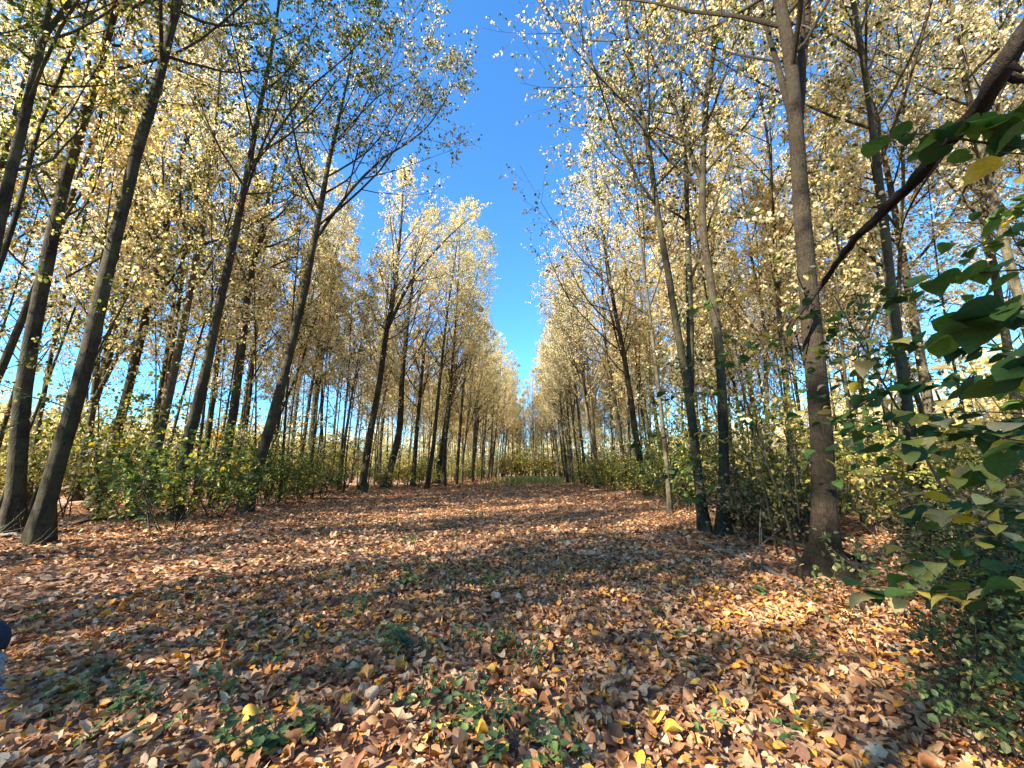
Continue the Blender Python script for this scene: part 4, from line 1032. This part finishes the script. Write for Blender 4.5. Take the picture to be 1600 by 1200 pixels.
sapling('sapling with green and yellow leaves in front of the close pair of trunks', st_line(4.5, 8.4, (-.5, -.3), 5.4), .02, [
    ([(1130, 470, 8.0), (1100, 480, 7.8), (1060, 490, 7.7)], .14, 10, .1),
    ([(1130, 560, 8.0), (1090, 560, 7.8), (1040, 570, 7.7)], .14, 11, .25),
    ([(1130, 620, 8.0), (1080, 610, 7.8), (1020, 625, 7.7)], .14, 12, .3),
    ([(1130, 680, 8.0), (1080, 670, 7.8), (1020, 680, 7.7), (990, 690, 7.7)], .14, 14, .3),
    ([(1120, 720, 8.0), (1070, 720, 7.8), (1030, 740, 7.7)], .14, 10, .3),
    ([(1120, 760, 8.0), (1090, 765, 7.8), (1060, 775, 7.7)], .13, 8, .3),
    ([(1140, 640, 7.9), (1165, 650, 7.8), (1190, 660, 7.8)], .13, 8, .3),
    ([(1130, 520, 8.0), (1160, 530, 7.9), (1200, 545, 7.8)], .13, 9, .15)], 34)
# bare leaning stems
for k, (lab, q, r) in enumerate([
        ('thin dark bare stem leaning left from beside the foot of the thick trunk', [(1251, 890), (1228, 800), (1205, 748), (1169, 633), (1137, 542), (1110, 470)], .022),
        ('thinner bare stem rising beside the leaning one, left of the thick trunk', [(1262, 880), (1245, 800), (1240, 700), (1225, 620), (1190, 560)], .014),
        ('slender bare stem crossing the leaning ones left of the thick trunk', [(1222, 860), (1180, 760), (1172, 690), (1190, 600), (1215, 540)], .012)]):
    b0 = ground_at(*q[0]); D = depth_of(b0)
    stick([b0] + [at_depth(px, py, D + .05 * i) for i, (px, py) in enumerate(q[1:])], r, r * .35, lab, 'twig', 6, 'bare_sapling', 'sapling', 16, 60 + k, .03, 7)
# dense small-leaved evergreen thicket at lower right
def build_privet(rg, n, H, W):
    base = np.stack([rg.normal(0, W * .5, n), rg.normal(0, W * .5, n), np.zeros(n) - .02], -1)
    d = nrm(np.stack([rg.normal(0, .55, n), rg.normal(0, .55, n), np.ones(n)], -1)); ln = H * rg.uniform(.4, 1.1, n); Q = [base]
    for _ in range(7): Q.append(Q[-1] + d * (ln / 7)[:, None]); d = nrm(d + rg.normal(0, .16, d.shape))
    P = np.stack(Q, 1); R = np.full((n, 8), .004) * np.linspace(1, .4, 8)
    P1, R1 = grow(rg, P, R, 7, .15, 1, .5, 1.2, lambda t, pi: .3 + 0 * t, 4, .6, 0, .15)
    st = Acc(); st.add(*tubes(P, R, 3)); st.add(*tubes(P1, np.clip(R1, .0015, .003), 3))
    lv = Acc(); lv.add(*stamp(LT, LQ, *leaves_on(rg, P1, R1, 13, .042, droop=.1, spread=.03, flat=1.5)))
    return st, lv
pr = None
for k, (x, y, s_, lab) in enumerate([(3.35, 2.45, 1.0, 'dark small-leaved thicket at the lower right, nearest the ride'), (4.0, 3.3, 1.15, 'dark small-leaved thicket behind the lower hanging leaves on the right'),
                               (4.2, 2.2, 1.25, 'dark small-leaved thicket cut by the right edge near the bottom'), (5.0, 3.4, 1.3, 'dark small-leaved thicket at the right edge under the broad-leaved sapling'),
                               (5.1, 4.6, 1.1, 'small-leaved thicket farther back, right of the thick near trunk')]):
    if pr is None:
        st, lv = build_privet(np.random.default_rng(90), 60, 1.0, .85)
        t = thing('thicket', lab, 'bush', tuple(G(x, y))); t.scale = (s_,) * 3
        link('stems', st.mesh('stems', 'twig'), t); link('foliage', lv.mesh('foliage', 'thicket_leaf', False), t); pr = t
    else: 
        t = copy_tree(pr, tuple(G(x, y)), k * 1.3, s_, lab, '', (0, 0)); del t['group']

# ---------------------------------------------------------------- dog leaving the picture at the left edge
def skin_body(name, verts, edges, radii, material, parent, root=0):
    me = bpy.data.meshes.new(name); me.from_pydata(verts, edges, []); me.materials.append(M[material])
    o = link(name, me, parent)
    md = o.modifiers.new('skin', 'SKIN'); md.use_smooth_shade = True
    for i, r in enumerate(radii):
        sv = me.skin_vertices[0].data[i]; sv.radius = (r, r) if np.isscalar(r) else r; sv.use_root = (i == root)
    sb = o.modifiers.new('sub', 'SUBSURF'); sb.levels = sb.render_levels = 2
    return o
M['fur'] = plain('fur', (.34, .33, .32), .95, .35, 60)
M['dog_coat'] = plain('dog_coat', (.012, .025, .05), .9, .4, 90)
M['nose'] = plain('nose', (.01, .01, .01), .4)
pb = ground_at(-74, 1128)
ax = np.array([-.93, .36, 0]); ax /= np.linalg.norm(ax)        # walking out to the left, away
dog = thing('dog', 'grey shaggy dog in a dark navy coat, only its rump showing at the left edge', 'dog', tuple(pb), math.atan2(ax[1], ax[0]))
v = [(-.02, 0, .44), (.18, 0, .43), (.38, 0, .45), (.50, 0, .53), (.60, 0, .62), (.72, 0, .60),
     (-.04, .08, .34), (-.01, .09, .20), (-.07, .09, .12), (-.05, .09, .025), (-.01, .09, .02),
     (-.04, -.08, .34), (-.10, -.09, .21), (-.17, -.09, .13), (-.15, -.09, .03), (-.11, -.09, .02),
     (.40, .08, .33), (.38, .09, .17), (.40, .09, .03), (.44, .09, .02),
     (.40, -.08, .33), (.46, -.09, .18), (.45, -.09, .04), (.49, -.09, .03),
     (-.09, 0, .46)]
e = [(0, 1), (1, 2), (2, 3), (3, 4), (4, 5), (0, 6), (6, 7), (7, 8), (8, 9), (9, 10), (0, 11), (11, 12), (12, 13), (13, 14), (14, 15),
     (2, 16), (16, 17), (17, 18), (18, 19), (2, 20), (20, 21), (21, 22), (22, 23), (0, 24)]
r = [.115, .125, .125, .08, .085, .04, .075, .05, .032, .03, .026, .075, .05, .032, .03, .026, .055, .036, .03, .028, .055, .036, .03, .028, .05]
body = skin_body('body', v, e, r, 'fur', dog)
rg = np.random.default_rng(8)
fu = Acc(); vv = np.array(v); n = 5200
ei = rg.integers(0, len(e), n); ea = np.array(e); tt = rg.random(n)
P0 = vv[ea[ei, 0]] * (1 - tt)[:, None] + vv[ea[ei, 1]] * tt[:, None]; rr_ = np.array(r)[ea[ei, 0]] * (1 - tt) + np.array(r)[ea[ei, 1]] * tt
od = nrm(rg.normal(0, 1, (n, 3))); P0 = P0 + od * rr_[:, None] * .85
kf = ~((P0[:, 0] > -.1) & (P0[:, 0] < .46) & (P0[:, 2] > .36)); P0, od = P0[kf], od[kf]; n = len(P0)
fu.add(*stamp(np.array([[-.12, 0, 0], [.12, 0, 0], [.05, .6, .1], [0, 1, .25]]), LQ2, P0, od + np.array([-.3, 0, -.9]), od, rg.uniform(.03, .06, n)))
link('fur', fu.mesh('fur', 'fur', False), body)['kind'] = 'stuff'
ct = Acc(); K = 14; xs = np.concatenate([[-.165, -.15], np.linspace(-.12, .44, 12)]); A = np.linspace(-2.0, 2.0, 15)
prof = np.array([.01, .08, .128, .135, .14, .142, .145, .147, .148, .148, .147, .143, .138, .13])
cv = np.array([[(x_ + (.05 * (abs(a_) / 2) ** 2 if i <= 2 else 0), math.sin(a_) * p_ * 1.02, .445 + math.cos(a_) * p_ * 1.05) for a_ in A] for i, (x_, p_) in enumerate(zip(xs, prof))])
iq = (np.arange(K - 1)[:, None] * 15 + np.arange(14)[None]); qq = np.stack([iq, iq + 1, iq + 16, iq + 15], -1).reshape(-1, 4)
ct.add(cv.reshape(-1, 3), qq); co = link('coat', ct.mesh('coat', 'dog_coat'), dog)
so = co.modifiers.new('thick', 'SOLIDIFY'); so.thickness = .008
for s_ in (-1, 1):
    er = Acc(); er.add(*stamp(LT, LQ, np.array([[.60, .06 * s_, .67]]), np.array([[-.2, .5 * s_, -1.]]), np.array([[.3, 1. * s_, .3]]), np.array([.13]))); eo = link('ear', er.mesh('ear', 'fur'), body)
    eo.modifiers.new('thick', 'SOLIDIFY').thickness = .012
no = Acc(); no.add(*tubes(np.array([[.745, 0, .605], [.765, 0, .607]]), np.array([.018, .012]), 8, cap=True)) if False else no.add(*tubes(np.array([[.74, 0, .603], [.755, 0, .605], [.768, 0, .607]]), np.array([.02, .018, .01]), 8))
link('nose', no.mesh('nose', 'nose'), body)
